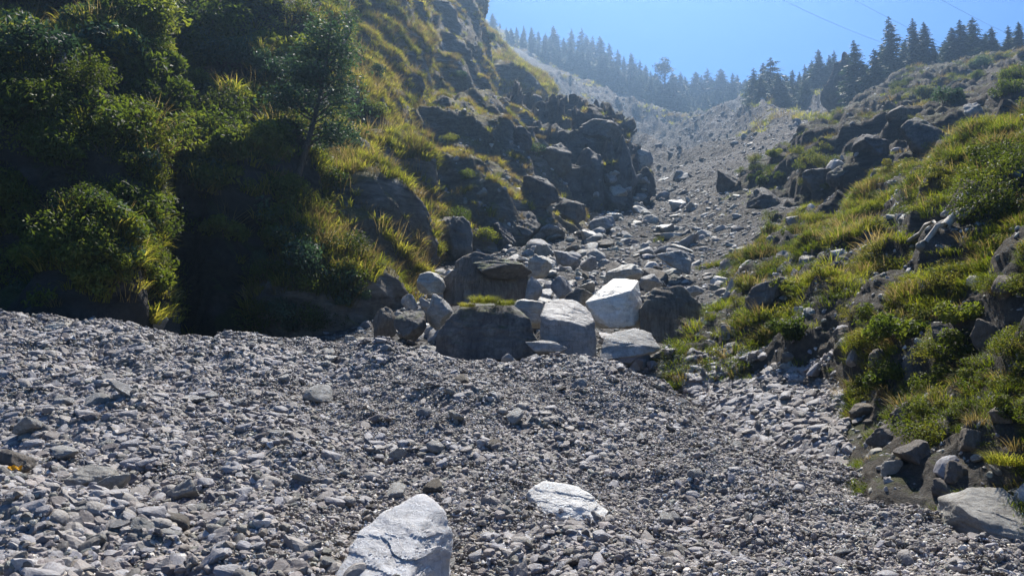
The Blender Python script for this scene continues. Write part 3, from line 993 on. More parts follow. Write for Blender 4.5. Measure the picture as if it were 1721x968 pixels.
def tube_into(pts, rads, Vs, Fs, seg=6):
    pts = [np.array(p, float) for p in pts]
    base = len(Vs)
    for i, (p, r) in enumerate(zip(pts, rads)):
        d = pts[min(i + 1, len(pts) - 1)] - pts[max(i - 1, 0)]
        d /= np.linalg.norm(d) + 1e-9
        a = np.cross(d, [0.31, 0.95, 0.1]); a /= np.linalg.norm(a) + 1e-9
        b_ = np.cross(d, a)
        for k in range(seg):
            t = 2 * math.pi * k / seg
            Vs.append(p + (a * math.cos(t) + b_ * math.sin(t)) * r)
    for i in range(len(pts) - 1):
        for k in range(seg):
            A, B_ = base + i * seg + k, base + i * seg + (k + 1) % seg
            Fs.append([A, B_, B_ + seg, A + seg])

tufts = [grass_tuft(400 + k, 46, 0.42, 0.3, 0.010, 0.5, 'grass') for k in range(4)]
tuftsR = [grass_tuft(420 + k, 70, 0.32, 0.32, 0.0042, 0.6, 'grass_right') for k in range(4)]
tuftsD = [grass_tuft(440 + k, 60, 0.4, 0.36, 0.006, 0.4, 'grass_dry') for k in range(3)]
lumps = [leaf_cloud(500 + k, 240, 0.42, 0.42, 0.3, 0.05, 5, 'leaf') for k in range(4)]
lumpsR = [leaf_cloud(520 + k, 300, 0.3, 0.3, 0.22, 0.024, 5, 'leaf_right') for k in range(4)]
lumpsB = [leaf_cloud(540 + k, 240, 0.42, 0.42, 0.3, 0.05, 5, 'leaf_blue') for k in range(2)]
lumpsX = [leaf_cloud(550, 110, 0.4, 0.4, 0.5, 0.095, 4, 'leaf'), leaf_cloud(551, 520, 0.5, 0.5, 0.35, 0.028, 7, 'leaf'), leaf_cloud(552, 90, 0.35, 0.35, 0.6, 0.08, 4, 'leaf_right'), grass_tuft(553, 26, 0.75, 0.3, 0.007, 0.25, 'grass_dry')]

def vegscatter(surf, n, kinds, wf, smin, smax, lab, name, follow=0.3, sink=0.05):
    pts, nr = sample(surf, n, wf, 260)
    sc = rng.uniform(smin, smax, n)
    if surf == 'grassy_bank': sc = sc * np.clip(pts[:, 1] / 20, 0.5, 1.2)
    make_instancer(name, pts - nr * sink, eulers(nr, follow, 0.1), sc, kinds, lab, 'stuff')


# left hill
vegscatter('overgrown_hillside', 11000, tufts + tufts + lumps[:3] + lumpsX[1:2] + lumpsX[3:] + lumpsB[:1] + tuftsD[:1], lambda c, n, d, px, py: (0.05 + sstep(0.2, 0.7, n[:, 2])) * (0.03 + patch(c, 4, 3, -0.02, 0.3)), 1.2, 2.6, 'tangled grass and low plants on the dark left hillside', 'undergrowth')
vegscatter('grassy_rib', 10000, tufts + tuftsD[:1] + lumpsX[3:], lambda c, n, d, px, py: (0.07 + sstep(0.2, 0.65, n[:, 2])) * (0.12 + patch(c, 4, 5)), 1.2, 2.4, 'yellow green grass hanging on the rib beside the dark hillside', 'grass')
vegscatter('dry_grass_ridge', 8000, tufts[:2] + tuftsD, lambda c, n, d, px, py: (0.03 + sstep(0.35, 0.8, n[:, 2])) * (0.03 + patch(c, 5, 7, 0.0, 0.3)), 1.0, 2.0, 'dry grass on the ledges of the long left ridge', 'grass')
vegscatter('rounded_ridge', 6000, tufts[:2] + tuftsD, lambda c, n, d, px, py: (0.03 + sstep(0.35, 0.75, n[:, 2])) * (0.1 + patch(c, 9, 9)), 2.0, 4.2, 'dry grass on the rounded ridge under the sky', 'grass')
vegscatter('rock_cliff', 260, tufts + tuftsD, lambda c, n, d, px, py: sstep(0.4, 0.8, n[:, 2]) * patch(c, 5, 2, 0, 0.3), 1.2, 2.4, 'thin grass in the clefts of the rock cliff', 'grass')
# right bank
def wr(c, n, d, px, py):
    bare = 0.9 * np.exp(-(((px - 1190) / 75) ** 2 + ((py - 560) / 80) ** 2)) + 0.75 * np.exp(-(((px - 1500) / 90) ** 2 + ((py - 420) / 45) ** 2)) + 0.7 * np.exp(-(((px - 1560) / 60) ** 2 + ((py - 600) / 60) ** 2)) + 0.8 * np.exp(-(((px - 1300) / 70) ** 2 + ((py - 500) / 30) ** 2)) + 0.95 * sstep(620, 680, py) * (1 - sstep(1370, 1430, px)) + 0.9 * np.exp(-(((px - 1560) / 160) ** 2 + ((py - 800) / 60) ** 2)) + np.exp(-(((px - 1290) / 110) ** 2 + ((py - 690) / 60) ** 2)) + np.exp(-(((px - 1560) / 110) ** 2 + ((py - 745) / 60) ** 2)) + np.exp(-(((px - 1600) / 80) ** 2 + ((py - 370) / 40) ** 2))
    return (0.05 + sstep(0.2, 0.7, n[:, 2])) * (0.015 + patch(c, 2.2, 13, 0.06, 0.34)) * np.clip(1 - 1.1 * bare, 0, 1) / np.maximum(d, 6) ** 0.4
vegscatter('grassy_bank', 20000, tuftsR + tuftsR + lumpsR[:1] + [leaf_cloud(555, 420, 0.34, 0.34, 0.12, 0.02, 7, 'leaf_right')] + tuftsD[:1], wr, 0.7, 1.7, 'bright green grass and low plants on the right bank', 'grass')
vegscatter('earth_ridge', 5000, tuftsR + lumpsR + tuftsD, lambda c, n, d, px, py: (0.02 + sstep(0.35, 0.8, n[:, 2])) * (0.01 + patch(c, 6, 17, 0.15, 0.4)), 1.3, 3.0, 'patchy grass on the earth ridge at right', 'grass')
vegscatter('scree_gully', 2600, tufts + tuftsD, lambda c, n, d, px, py: ((d > 150) & ((py < 210) | (px > 1240))) * (0.03 + patch(c, 25, 19, 0.0, 0.3)), 3.0, 6.0, 'sparse grass below the tree line at the head of the gully', 'grass')

# ------------------------------------------------------------------ shrubs as things
shrub_kinds = []
for k, (mt, nm) in enumerate((('leaf', 0), ('leaf', 1), ('leaf', 2), ('leaf_blue', 3), ('leaf_blue', 4), ('leaf_right', 5), ('leaf_right', 6), ('leaf_right', 7))):
    small = mt == 'leaf_right'
    shrub_kinds.append((leaf_cloud(600 + k, 1900, 1.0, 1.0, 0.75, (0.075, 0.055, 0.09, 0.08, 0.065, 0.055, 0.04, 0.06)[k], (12, 9, 7, 12, 8, 12, 9, 6)[k], mt), stems_mesh(600 + k, 9, 1.0, 0.7, 0.025)))

def shrub(px, py, size, kinds, label, group, only=None, name='shrub', flat=1.0):
    h = hit(px, py, only)
    if h is None: return None
    loc, nor, s, d = h
    e = empty(name, loc - nor * 0.12 * size, random.uniform(0, 6.28), None, (size, size, size * flat))
    tag(e, label, 'shrub', group)
    fo, st = shrub_kinds[random.choice(kinds)]
    link('foliage', fo, e); link('stems', st, e)
    return e

def shrub_zone(n, box, smin, smax, kinds, label, group, only=None, cond=None, name='shrub', flat=1.0):
    k = t = 0
    while k < n and t < n * 12:
        t += 1
        x, y = random.uniform(box[0], box[2]), random.uniform(box[1], box[3])
        if cond and not cond(x, y): continue
        h = hit(x, y, None)
        if h is None or (only and h[2] not in only): continue
        shrub(x, y, random.uniform(smin, smax), kinds, label, group, None, name, flat); k += 1

shrub_zone(26, (0, 0, 480, 150), 1.3, 2.4, [0, 1, 2, 3], 'dark leafy shrub in the shaded thicket at the top of the left hillside', 'shrubs of the upper left thicket', ['overgrown_hillside'])
shrub_zone(22, (0, 160, 480, 300), 1.0, 1.8, [0, 1, 2, 5], 'green shrub on the sunlit ledges of the left hillside', 'shrubs on the left ledges', ['overgrown_hillside'])
shrub_zone(20, (0, 300, 480, 500), 0.8, 1.5, [0, 1, 2], 'dark shrub clinging to the steep shaded face of the left hillside', 'shrubs on the shaded left face', ['overgrown_hillside'])
shrub_zone(16, (440, 410, 620, 560), 0.7, 1.3, [1, 2, 5, 4], 'bushy green shrub overhanging the gravel at the foot of the grassy rib', 'shrubs at the foot of the rib', ['grassy_rib', 'overgrown_hillside'])
shrub_zone(7, (500, 0, 680, 380), 0.8, 1.5, [3, 4, 0], 'grey green shrub on the grassy rib beside the slender tree', 'shrubs on the grassy rib', ['grassy_rib'])
shrub_zone(8, (620, 20, 900, 420), 0.7, 1.4, [0, 3, 1], 'low shrub on the ledges of the long dry grass ridge', 'shrubs on the dry grass ridge', ['dry_grass_ridge'])
shrub_zone(16, (1200, 380, 1721, 620), 0.3, 0.6, [5, 6, 7, 2], 'bright green bush on the middle of the right bank', 'bushes on the middle right bank', ['grassy_bank'])
shrub_zone(12, (1450, 420, 1721, 800), 0.25, 0.45, [5, 6, 7, 2], 'low leafy bush on the near part of the right bank', 'bushes on the near right bank', ['grassy_bank'])
shrub_zone(10, (1440, 200, 1721, 380), 0.5, 1.0, [5, 6, 7], 'rounded yellow green bush high on the right bank', 'bushes high on the right bank', ['grassy_bank', 'earth_ridge'])
shrub_zone(12, (1480, 80, 1721, 180), 0.9, 1.9, [0, 5, 3], 'small bush along the top edge of the earth ridge', 'bushes on top of the earth ridge', ['earth_ridge'])
shrub_zone(14, (1200, 260, 1420, 420), 0.6, 1.2, [5, 6, 2], 'mossy green bush on the lower crest of the right ridge', 'bushes on the lower right crest', ['earth_ridge'])

for (x, y, s_, kk, lab) in (
    (345, 62, 2.6, 1, 'broad sunlit bush high in the shaded thicket'), (312, 90, 1.8, 0, 'bush left of and below the broad sunlit one in the thicket'),
    (415, 52, 2.0, 3, 'pale leaved bush on the dark hillside left of the slender tree'), (430, 110, 1.8, 4, 'grey green bush below the pale leaved one'),
    (345, 118, 1.2, 5, 'small yellowish bush under the broad sunlit one'), (470, 150, 1.8, 3, 'grey green bush at the left foot of the slender tree crown'),
    (20, 100, 1.8, 1, 'green bush at the left edge beside the grey slab'), (10, 140, 1.5, 5, 'yellow green bush on the ledge at the left edge'),
    (140, 150, 1.5, 5, 'yellow green bush behind the edge of the grass ledge'), (185, 205, 1.2, 5, 'bright bush hanging over the right end of the grass ledge'),
    (180, 275, 1.1, 6, 'bright bush on the sunlit strip below the grass ledge'), (168, 340, 1.1, 5, 'yellow bush in the middle of the sunlit strip'),
    (150, 410, 1.0, 6, 'yellow bush low on the sunlit strip of the left hillside'), (60, 360, 1.0, 1, 'pale bush on the shaded face left of the sunlit strip'),
    (50, 420, 0.9, 2, 'small bush low on the shaded face at the far left'),
    (540, 470, 1.7, 4, 'big overhanging bush at the foot of the grassy rib'), (575, 430, 1.3, 5, 'yellow topped bush on the edge of the grassy rib'), (590, 500, 1.2, 5, 'yellow green bush at the right corner of the rib foot')):
    shrub(x, y, s_, [kk], lab, None)

# ------------------------------------------------------------------ conifers
def conifer(seed, H=1.0, width=0.2, levels=26, gap=0.16, dead=0.0, dens=1.3):
    r = np.random.default_rng(seed)
    Vs, Fs = [], []
    bend = r.normal(0, 0.012, 2)
    tube_into([(0, 0, -0.04), (bend[0], bend[1], 0.45), (0, 0, 1.0)], [0.016, 0.010, 0.0015], Vs, Fs, 7)
    for k in range(int(10 * (1 + dead))):
        z = r.uniform(0.08, gap + 0.1); th = r.uniform(0, 6.28); L = r.uniform(0.03, 0.09)
        tube_into([(0, 0, z), (L * math.cos(th), L * math.sin(th), z - 0.01)], [0.0025, 0.0008], Vs, Fs, 4)
    tr = (np.array(Vs), np.array(Fs))
    P4, S = [], []
    bias = r.uniform(0, 6.28); gapz = r.uniform(0.2, 0.7); bl = r.uniform(0.1, 0.4)
    for lv in range(levels):
        f = lv / (levels - 1)
        z = gap + (1 - gap) * (f ** 0.92) * 0.985
        prof = (1 - f) ** 0.75 * (0.55 + 0.45 * min(1, f * 4 + 0.3))
        nb = 7 + int(6 * (1 - f))
        for k in range(nb):
            if r.random() < 0.16: continue
            th = r.uniform(0, 6.283)
            L = width * prof * r.uniform(0.45, 1.35) * (1 + bl * math.cos(th - bias)) * (0.6 + 0.5 * min(1, abs(f - gapz) * 8)) + 0.012
            dz = -0.32 * L * r.uniform(0.2, 1.4) + 0.1 * L * f
            d = np.array([math.cos(th), math.sin(th), 0]); sd = np.array([-d[1], d[0], 0])
            zz = z + r.normal(0, 0.008)
            sh = r.random()
            nseg = 5 if L > 0.05 else 3
            for s in range(nseg):
                t0, t1 = (s + 0.2) / nseg, (s + 1.25) / nseg
                for side in (-1, 0, 1):
                    if r.random() < 0.12: continue
                    c0 = d * L * t0 + np.array([0, 0, zz + dz * t0 * t0])
                    c1 = d * L * min(t1, 1.05) + np.array([0, 0, zz + dz * t1 * t1])
                    wd = L * 0.2 * (1.15 - t0) + 0.004
                    o1 = sd * side * wd * 1.6
                    c1 = c1 + o1 + np.array([0, 0, -abs(side) * wd * r.uniform(0, 0.9)])
                    n_ = sd * wd * r.uniform(0.4, 0.8) if side == 0 else (d * wd * 0.55)
                    n_ = n_ + np.array([0, 0, r.normal(0, 0.35) * wd])
                    P4 += [c0 - n_ * 0.5, c0 + n_ * 0.5, c1 + n_ * 0.4, c1 - n_ * 0.4]
                    S += [0.5 * sh + 0.5 * r.random()] * 4
    P4 = np.array(P4)
    return tr, (P4, np.arange(len(P4)).reshape(-1, 4), S)

con = []
for k, (w, lv, gp, dd) in enumerate(((0.17, 32, 0.12, 0), (0.13, 30, 0.2, 0), (0.21, 34, 0.06, 0), (0.11, 24, 0.32, 2), (0.17, 22, 0.22, 1), (0.24, 30, 0.04, 0))):
    (tv, tf), (cv, cf, cs) = conifer(700 + k, 1, w, lv, gp, dd)
    con.append((mesh_from('trunk', tv, tf, M['bark']), mesh_from('crown', cv, cf, M['needles'], False, {'shade': cs})))
# one round-headed pine
r_ = np.random.default_rng(77)
Vs, Fs = [], []
tube_into([(0, 0, -0.04), (0.01, 0, 0.4), (0.0, 0.01, 0.8)], [0.02, 0.014, 0.005], Vs, Fs, 7)
lobesP = []
for k in range(9):
    z = 0.45 + 0.05 * k; th = r_.uniform(0, 6.28); L = 0.17 * (1.1 - abs(k - 3.5) / 8)
    q = (L * math.cos(th), L * math.sin(th), z + 0.07)
    tube_into([(0, 0, z - 0.02), q], [0.006, 0.002], Vs, Fs, 5); lobesP.append(q)
for k in range(14):
    th = r_.uniform(0, 6.28); lobesP.append((0.07 * math.cos(th), 0.07 * math.sin(th), r_.uniform(0.4, 0.9)))
lobesP += [(0, 0, 0.9), (0.03, 0, 0.82), (-0.05, 0.02, 0.78)]
lp = np.array(lobesP); n_ = 2600
w_ = r_.integers(0, len(lp), n_)
dd_ = r_.normal(size=(n_, 3)); dd_ /= np.linalg.norm(dd_, axis=1)[:, None]
Pp = lp[w_] + dd_ * r_.uniform(0.4, 1.0, n_)[:, None] * np.array([0.085, 0.085, 0.05])
t_ = r_.normal(size=(n_, 3)) * 0.009; s_ = r_.normal(size=(n_, 3)) * 0.005
Vq = np.stack([Pp - t_, Pp + s_, Pp + t_, Pp - s_], 1).reshape(-1, 3)
pine = (mesh_from('trunk', np.array(Vs), np.array(Fs), M['bark']), mesh_from('crown', Vq, np.arange(n_ * 4).reshape(-1, 4), M['needles'], False, {'shade': r_.random(n_ * 4)}))

def tree(px, ytop, ybase, d, kind, label, group, name='conifer', wscale=1.0, lean=0.0, surf=None, shift=0.0):
    """stand a tree on the ground at depth d below the pixel column px, its tip at ytop"""
    p = at(px, ybase, d)
    z = drop(p[0], p[1], surf)
    if z is None: z = p[2]
    top = at(px, ytop, d)[2]
    H = max(top - z, 3.0)
    e = empty(name, (p[0], p[1], z - 0.02 * H), random.uniform(0, 6.28), None, (H * wscale, H * wscale, H))
    if lean: e.rotation_euler = (lean, lean * 0.4, e.rotation_euler[2])
    tag(e, label, 'tree', group)
    tr, cr_ = kind
    link('trunk', tr, e); link('crown', cr_, e)
    return e

sky_l = [(800, 5), (840, 55), (900, 95), (950, 118), (1060, 158), (1170, 188), (1275, 168), (1340, 165), (1450, 150)]
def yline(x): return float(np.interp(x, [a for a, _ in sky_l], [b_ for _, b_ in sky_l]))
# left treeline, tops read from the photograph
tops = [(806, 25), (815, 30), (828, 22), (840, 38), (851, 45), (868, 45), (880, 42), (893, 45), (905, 52), (917, 55), (930, 42), (938, 60), (948, 62), (961, 48),
        (978, 46), (986, 58), (997, 60), (1009, 60), (1024, 72), (1031, 98), (1039, 82), (1049, 94), (1061, 88), (1068, 105), (1076, 100), (1086, 108)]
for i, (x, y) in enumerate(tops):
    tree(x, y, yline(x), 405 + random.uniform(-8, 14), con[i % 5], 'tall conifer in the hazy tree line descending the left skyline', 'conifers of the left skyline', surf=['scree_gully'], wscale=random.uniform(1.15, 1.6))
for i in range(60):   # second row in front, a little lower down
    x = 845 + i * 4.4 + random.uniform(-4, 4)
    y = np.interp(x, [800, 930, 1020, 1110], [45, 72, 104, 138]) + random.uniform(-14, 10)
    tree(x, y, yline(x) + 12, random.uniform(375, 395), con[(i * 3) % 5], 'smaller conifer in front of the left tree line', 'front conifers of the left skyline', surf=['scree_gully'], wscale=random.uniform(1.3, 2.1))
tree(1119, 96, 180, 372, pine, 'round headed pine with a bare trunk standing out of the tree line above the gully', None, name='pine_tree', surf=['scree_gully'], wscale=1.25)
tops = [(1098, 125), (1107, 135), (1131, 122), (1137, 130), (1145, 120), (1152, 128), (1163, 135), (1171, 120), (1180, 126), (1190, 114), (1196, 128), (1205, 130), (1213, 115), (1222, 138), (1232, 122), (1240, 125), (1250, 136), (1257, 140)]
for i, (x, y) in enumerate(tops):
    tree(x, y, yline(x), random.uniform(395, 412), con[i % 5], 'slim conifer in the low row across the head of the gully', 'conifers at the head of the gully', surf=['scree_gully'], wscale=random.uniform(1.3, 2.1))
for i in range(34):
    x = 1092 + i * 5 + random.uniform(-3, 3)
    tree(x, yline(x) - random.uniform(22, 42), yline(x) + 8, random.uniform(365, 385), con[(i * 2 + 1) % 5], 'short conifer at the front of the row at the gully head', 'front conifers at the gully head', surf=['scree_gully'], wscale=random.uniform(1.4, 2.2))
tops = [(1268, 112, 250), (1284, 104, 250), (1297, 94, 245), (1290, 118, 235), (1276, 125, 238), (1308, 120, 240), (1322, 125, 245), (1333, 116, 240), (1345, 120, 245), (1354, 108, 238), (1366, 100, 235), (1378, 82, 230), (1387, 105, 230), (1395, 92, 225), (1404, 84, 232)]
for i, (x, y, d) in enumerate(tops):
    tree(x, y, yline(x), d, con[[0, 2, 5, 1, 4][i % 5]], 'dark conifer on the skyline between the gully head and the earth pinnacle', 'conifers right of the gully head', surf=['scree_gully'], wscale=random.uniform(1.2, 1.6))
for (x, y, w, lab) in ((1436, 66, 1.25, 'tall narrow conifer with a ragged top just right of the earth pinnacle'),
                    (1497, 25, 1.15, 'tallest spired conifer on the right skyline'),
                    (1470, 80, 1.3, 'spreading conifer left of the tallest spired one'),
                    (1537, 28, 1.1, 'tall conifer right of the tallest spired one'),
                    (1556, 36, 1.3, 'dense dark pointed conifer beside the gap in the right skyline trees'),
                    (1520, 75, 1.3, 'shorter conifer filling between the two tallest right skyline trees'),
                    (1571, 70, 1.5, 'low conifer at the foot of the dense pointed one'),
                    (1448, 100, 1.4, 'small conifer leaning over the edge beside the earth pinnacle'),
                    (1602, 45, 1.6, 'broad conifer beyond the gap on the right skyline'),
                    (1617, 32, 1.6, 'broad bushy conifer left of the rightmost pair'),
                    (1638, 28, 1.6, 'wide topped conifer in the middle of the right group'),
                    (1670, 44, 1.5, 'small pointed conifer standing alone on the right skyline'),
                    (1698, 42, 1.3, 'conifer near the right edge of the skyline'),
                    (1716, 36, 1.3, 'rightmost conifer on the skyline')):
    tree(x, y, 120, 160 + random.uniform(-6, 10), con[[2, 0, 5, 1][int(x) % 4]], lab, None, surf=['earth_ridge', 'scree_gully'], wscale=w)

for (x0, x1, n, y0, y1, d0, d1, lab, grp) in (
        (1262, 1420, 26, 120, 150, 215, 245, 'bushy low conifer among the dark ones right of the gully head', 'low conifers right of the gully head'),
        (1430, 1600, 22, 62, 118, 165, 190, 'low conifer standing behind the tall ones on the right skyline', 'low conifers on the right skyline'),
        (1590, 1721, 12, 55, 80, 165, 190, 'low conifer between the broad ones near the right edge', 'low conifers near the right edge')):
    for i in range(n):
        x = x0 + (x1 - x0) * (i + random.random()) / n
        if 1390 < x < 1458: continue
        tree(x, random.uniform(y0, y1), 170, random.uniform(d0, d1), con[[5, 2, 0][i % 3]], lab, grp, surf=['scree_gully', 'earth_ridge'], wscale=random.uniform(1.3, 2.0))

# slender broadleaf tree on the left
h = hit(500, 292)
if h:
    base = h[0]
    e = empty('slender_tree', base - Vector((0, 0, 0.15)))
    tag(e, 'slender grey green leafy tree leaning up from the dark left hillside', 'tree')
    top = Vector(at(556, 30, base.y + 2))
    H = (top - base).length
    r = np.random.default_rng(5)
    Vs, Fs = [], []
    dv = np.array(top - base)
    tp = [dv * t + np.array([0.25 * math.sin(3 * t), 0, 0]) for t in np.linspace(0, 1, 7)]
    tube_into(tp, np.linspace(0.16, 0.03, 7), Vs, Fs, 8)
    Lp = []
    for k in range(36):
        t = r.uniform(0.15, 1.0)
        p = dv * t + np.array([0.25 * math.sin(3 * t), 0, 0]); th = r.uniform(0, 6.28); L = H * 0.24 * (1.15 - t * 0.75) * r.uniform(0.6, 1.2)
        q = p + np.array([L * math.cos(th), L * math.sin(th), L * 0.35])
        tube_into([p, (p + q) / 2 + np.array([0, 0, 0.15]), q], [0.05, 0.03, 0.01], Vs, Fs, 5)
        for j in range(3): Lp.append(p + (q - p) * r.uniform(0.45, 1.1) + r.normal(0, 0.12, 3))
    link('trunk', mesh_from('trunk', np.array(Vs), np.array(Fs), M['bark']), e)
    Lp = np.array(Lp); n_ = 11000
    w_ = r.integers(0, len(Lp), n_)
    P = Lp[w_] + r.normal(size=(n_, 3)) * np.array([0.42, 0.42, 0.22])
    nn = r.normal(size=(n_, 3)) * 0.5 + np.array([0, 0, 1]); nn /= np.linalg.norm(nn, axis=1)[:, None]
    t_ = np.cross(nn, r.normal(size=(n_, 3))); t_ /= np.linalg.norm(t_, axis=1)[:, None]
    s_ = np.cross(nn, t_); L = r.uniform(0.05, 0.12, n_)[:, None]
    V = np.stack([P - t_ * L, P + s_ * L * 0.5, P + t_ * L, P - s_ * L * 0.5], 1).reshape(-1, 3)
    link('crown', mesh_from('crown', V, np.arange(n_ * 4).reshape(-1, 4), M['leaf_blue'], False, {'shade': np.repeat(r.random(n_), 4)}), e)

# ------------------------------------------------------------------ boulders as things
def boulder(px, py, w, h, d, seed, mat, label, group=None, rot=(0, 0, 0), deep=0.9, sub=5, name='boulder', rough=0.07, lay=0.03, planes=9, sink=0.0, k=24, cat='boulder', pre=None, hull=None):
    """centre pixel, width and height in photo pixels, depth in metres"""
    c = at(px, py, d)
    W, H = w * d / F / 2, h * d / F / 2
    P, Fc = hull_rock(hull, seed, sub, 90, 0.028, 0.035, 0.055) if hull and mat == 'white' else hull_rock(hull, seed, sub, 50) if hull else rock_shape(seed, sub, planes + 4, k, rough + 0.02, flat=None, lay=lay)
    Rm = np.array(Euler(rot).to_matrix())
    P = P @ Rm.T
    if pre is not None: P = pre(P)
    P -= (P.max(0) + P.min(0)) / 2; P /= (P.max(0) - P.min(0)) / 2
    P = P * np.array([W, W * deep, H * (1 + sink)]) + np.array([0, 0, H * (1 - sink) ])
    base = np.array([c[0], c[1] + W * deep * 0.3, c[2] - H])
    me = mesh_from(name, P, Fc, M[mat], True)
    try: me.set_sharp_from_angle(angle=R(38))
    except Exception: pass
    o = link(name, me, None, base)
    tag(o, label, cat, group)
    return o

B = boulder
H1 = [(-1, -.5, -1), (-.9, -.6, 0), (-.5, -.5, .75), (-.1, -.8, .55), (.35, -.5, .8), (.75, -.7, .3), (1, -.6, -1), (-.3, -1, -1), (.5, -1, -.9), (-.4, .4, .95), (.35, .4, 1), (-.9, .9, -.6), (.9, .9, -.6), (0, 1, .3)]
H2 = [(-1, -.5, .4), (-.7, -.9, .3), (-.1, -1, .25), (.55, -.9, .1), (.95, -.2, .3), (-.8, .4, .9), (-.4, .6, 1), (.3, .7, 1), (.85, .7, .6), (1, -.5, -.7), (.7, -1, -1), (-.6, -.9, -1), (-1, .3, -1), (.9, .9, -1), (-.8, .9, .2)]
H3 = [(-1, -.7, -.05), (-.9, -.5, .05), (.45, -1, .35), (.95, .3, .9), (.1, .7, 1), (-.2, .6, .75), (.9, -.6, -.35), (.55, -.9, -.9), (-.25, -1, -1), (-.75, -.6, -.65), (1, .8, -.9), (-.6, .8, -.9), (-.85, .7, .1)]
H4 = [(-1, -.3, .2), (-.8, -.8, .5), (-.5, -.3, .95), (.3, -.5, 1), (.8, -.5, .5), (1, -.4, -.1), (.9, -.6, -.7), (.2, -1, -1), (-.6, -.9, -.8), (-.95, -.4, -.5), (0, -1, .2), (-.5, .9, .3), (.6, .9, .3), (0, 1, -.8)]
H5 = [(-1, -1, -1), (-.8, -.4, .2), (-.5, .3, .7), (.3, .5, 1), (.75, .3, .7), (.35, -.8, -.1), (1, -.3, -.3), (.2, -1, -.7), (-.9, .8, -.9), (.9, .8, -.6)]
H6 = [(-1, -.3, -1), (-1, 0, -.1), (-.7, -.3, .55), (-.25, -.6, 1), (.2, -.4, .85), (1, -.2, .1), (1, 0, -1), (0, -1, -1), (-.2, -.9, .2), (-.6, .8, .6), (.7, .8, .2), (0, 1, -.5)]
B(820, 556, 184, 108, 23.0, 1, 'darkb', 'largest dark mossy boulder with grass on top at the mouth of the gully', deep=0.8, hull=H1, sub=6)
B(955, 556, 96, 114, 22.4, 2, 'pale', 'tall grey boulder with a pale crown right of the largest dark one', deep=0.9, hull=H2, sub=6)
B(1034, 508, 102, 90, 25.5, 13, 'white', 'big angular boulder with a bright slanting top face', deep=0.9, hull=H3, sub=6)
B(1130, 532, 114, 104, 25.0, 4, 'brown', 'rounded brown boulder at the right end of the cluster', deep=0.85, hull=H4, sub=6)
B(1058, 578, 108, 56, 22.2, 5, 'boulder', 'low whitish slab between the tall grey and the rounded brown boulder', deep=0.8, hull=H5)
B(815, 470, 150, 92, 29.0, 6, 'brown', 'large brown rock mass behind the dark mossy boulder', deep=0.7, hull=H6, sub=6)
B(845, 452, 100, 34, 28.2, 61, 'darkb', 'dark overhanging slab lying on the large brown rock mass', deep=0.9, rot=(0, 0.25, 0))
B(724, 476, 50, 40, 28.5, 7, 'pale', 'white angular boulder at the upper left of the cluster', k=22)
B(738, 524, 46, 62, 24.6, 8, 'boulder', 'grey boulder left of the dark mossy one', k=10)
B(688, 548, 56, 54, 24.4, 9, 'darkb', 'dark boulder at the left end of the cluster')
B(688, 508, 30, 28, 26.2, 10, 'boulder', 'small pale boulder perched above the dark one at the left end')
B(716, 512, 26, 24, 25.8, 11, 'boulder', 'small rounded boulder between the white angular and the grey one')
B(888, 528, 56, 52, 24.5, 12, 'pale', 'pale wedge shaped boulder between the dark mossy and the tall grey one', rot=(0, 0.5, 0))
B(897, 490, 30, 52, 26.5, 14, 'boulder', 'upright pale stone standing on its end behind the wedge shaped boulder', k=22)
B(973, 500, 48, 32, 27.0, 15, 'darkb', 'dark rounded boulder behind the tall grey one', k=8)
B(944, 484, 38, 42, 28.0, 16, 'boulder', 'grey block above the dark rounded boulder')
B(908, 447, 42, 40, 31.0, 17, 'pale', 'greenish pale block at the top of the cluster')
B(1133, 442, 64, 42, 38.0, 18, 'boulder', 'round flat topped boulder alone at the right side of the gully', k=8, rot=(0.1, 0, 0))
B(955, 434, 48, 28, 40.0, 19, 'boulder', 'pale rounded boulder left in the gully above the cluster', k=8)
B(990, 443, 30, 26, 38.0, 20, 'boulder', 'small grey boulder touching the pale rounded one')
B(1050, 460, 70, 34, 33.0, 21, 'pale', 'flat grey slab above the bright slanting boulder', deep=0.7)
B(1095, 474, 40, 30, 30.0, 22, 'boulder', 'grey block right of the flat slab')
B(1160, 492, 46, 24, 29.0, 23, 'boulder', 'low grey stone behind the rounded brown boulder')
B(1195, 540, 36, 26, 24.0, 24, 'boulder', 'pale stone right of the rounded brown boulder')
B(935, 515, 30, 30, 26.0, 25, 'boulder', 'grey stone wedged behind the tall grey boulder')
B(918, 584, 70, 26, 21.4, 26, 'boulder', 'flat stone lying at the foot of the wedge shaped boulder', deep=0.6)
B(1088, 525, 26, 30, 25.8, 27, 'boulder', 'small stone wedged between the slanting and the brown boulder')
B(645, 545, 40, 60, 27.0, 28, 'brown', 'brown rock at the foot of the grassy rib', k=10)
B(857, 612, 30, 36, 19.4, 31, 'boulder', 'upright grey stone on the gravel crest in front of the dark mossy boulder')
B(955, 624, 68, 42, 18.6, 32, 'boulder', 'broad pale stone on the gravel crest below the tall grey boulder')
B(1003, 630, 48, 26, 18.0, 33, 'boulder', 'stone leaning right of the broad pale one on the crest')
B(1063, 654, 58, 26, 16.8, 34, 'pale', 'flat whitish stone on the gravel beside the grass clump')
B(896, 606, 34, 22, 19.4, 35, 'boulder', 'block between the upright and the broad stone on the crest')
B(612, 578, 32, 22, 20.0, 36, 'boulder', 'block on the heap of stones at the middle of the crest')
B(588, 572, 26, 18, 20.2, 37, 'boulder', 'stone at the left side of the heap on the crest')
B(628, 590, 30, 18, 19.4, 38, 'boulder', 'stone at the right side of the heap on the crest')

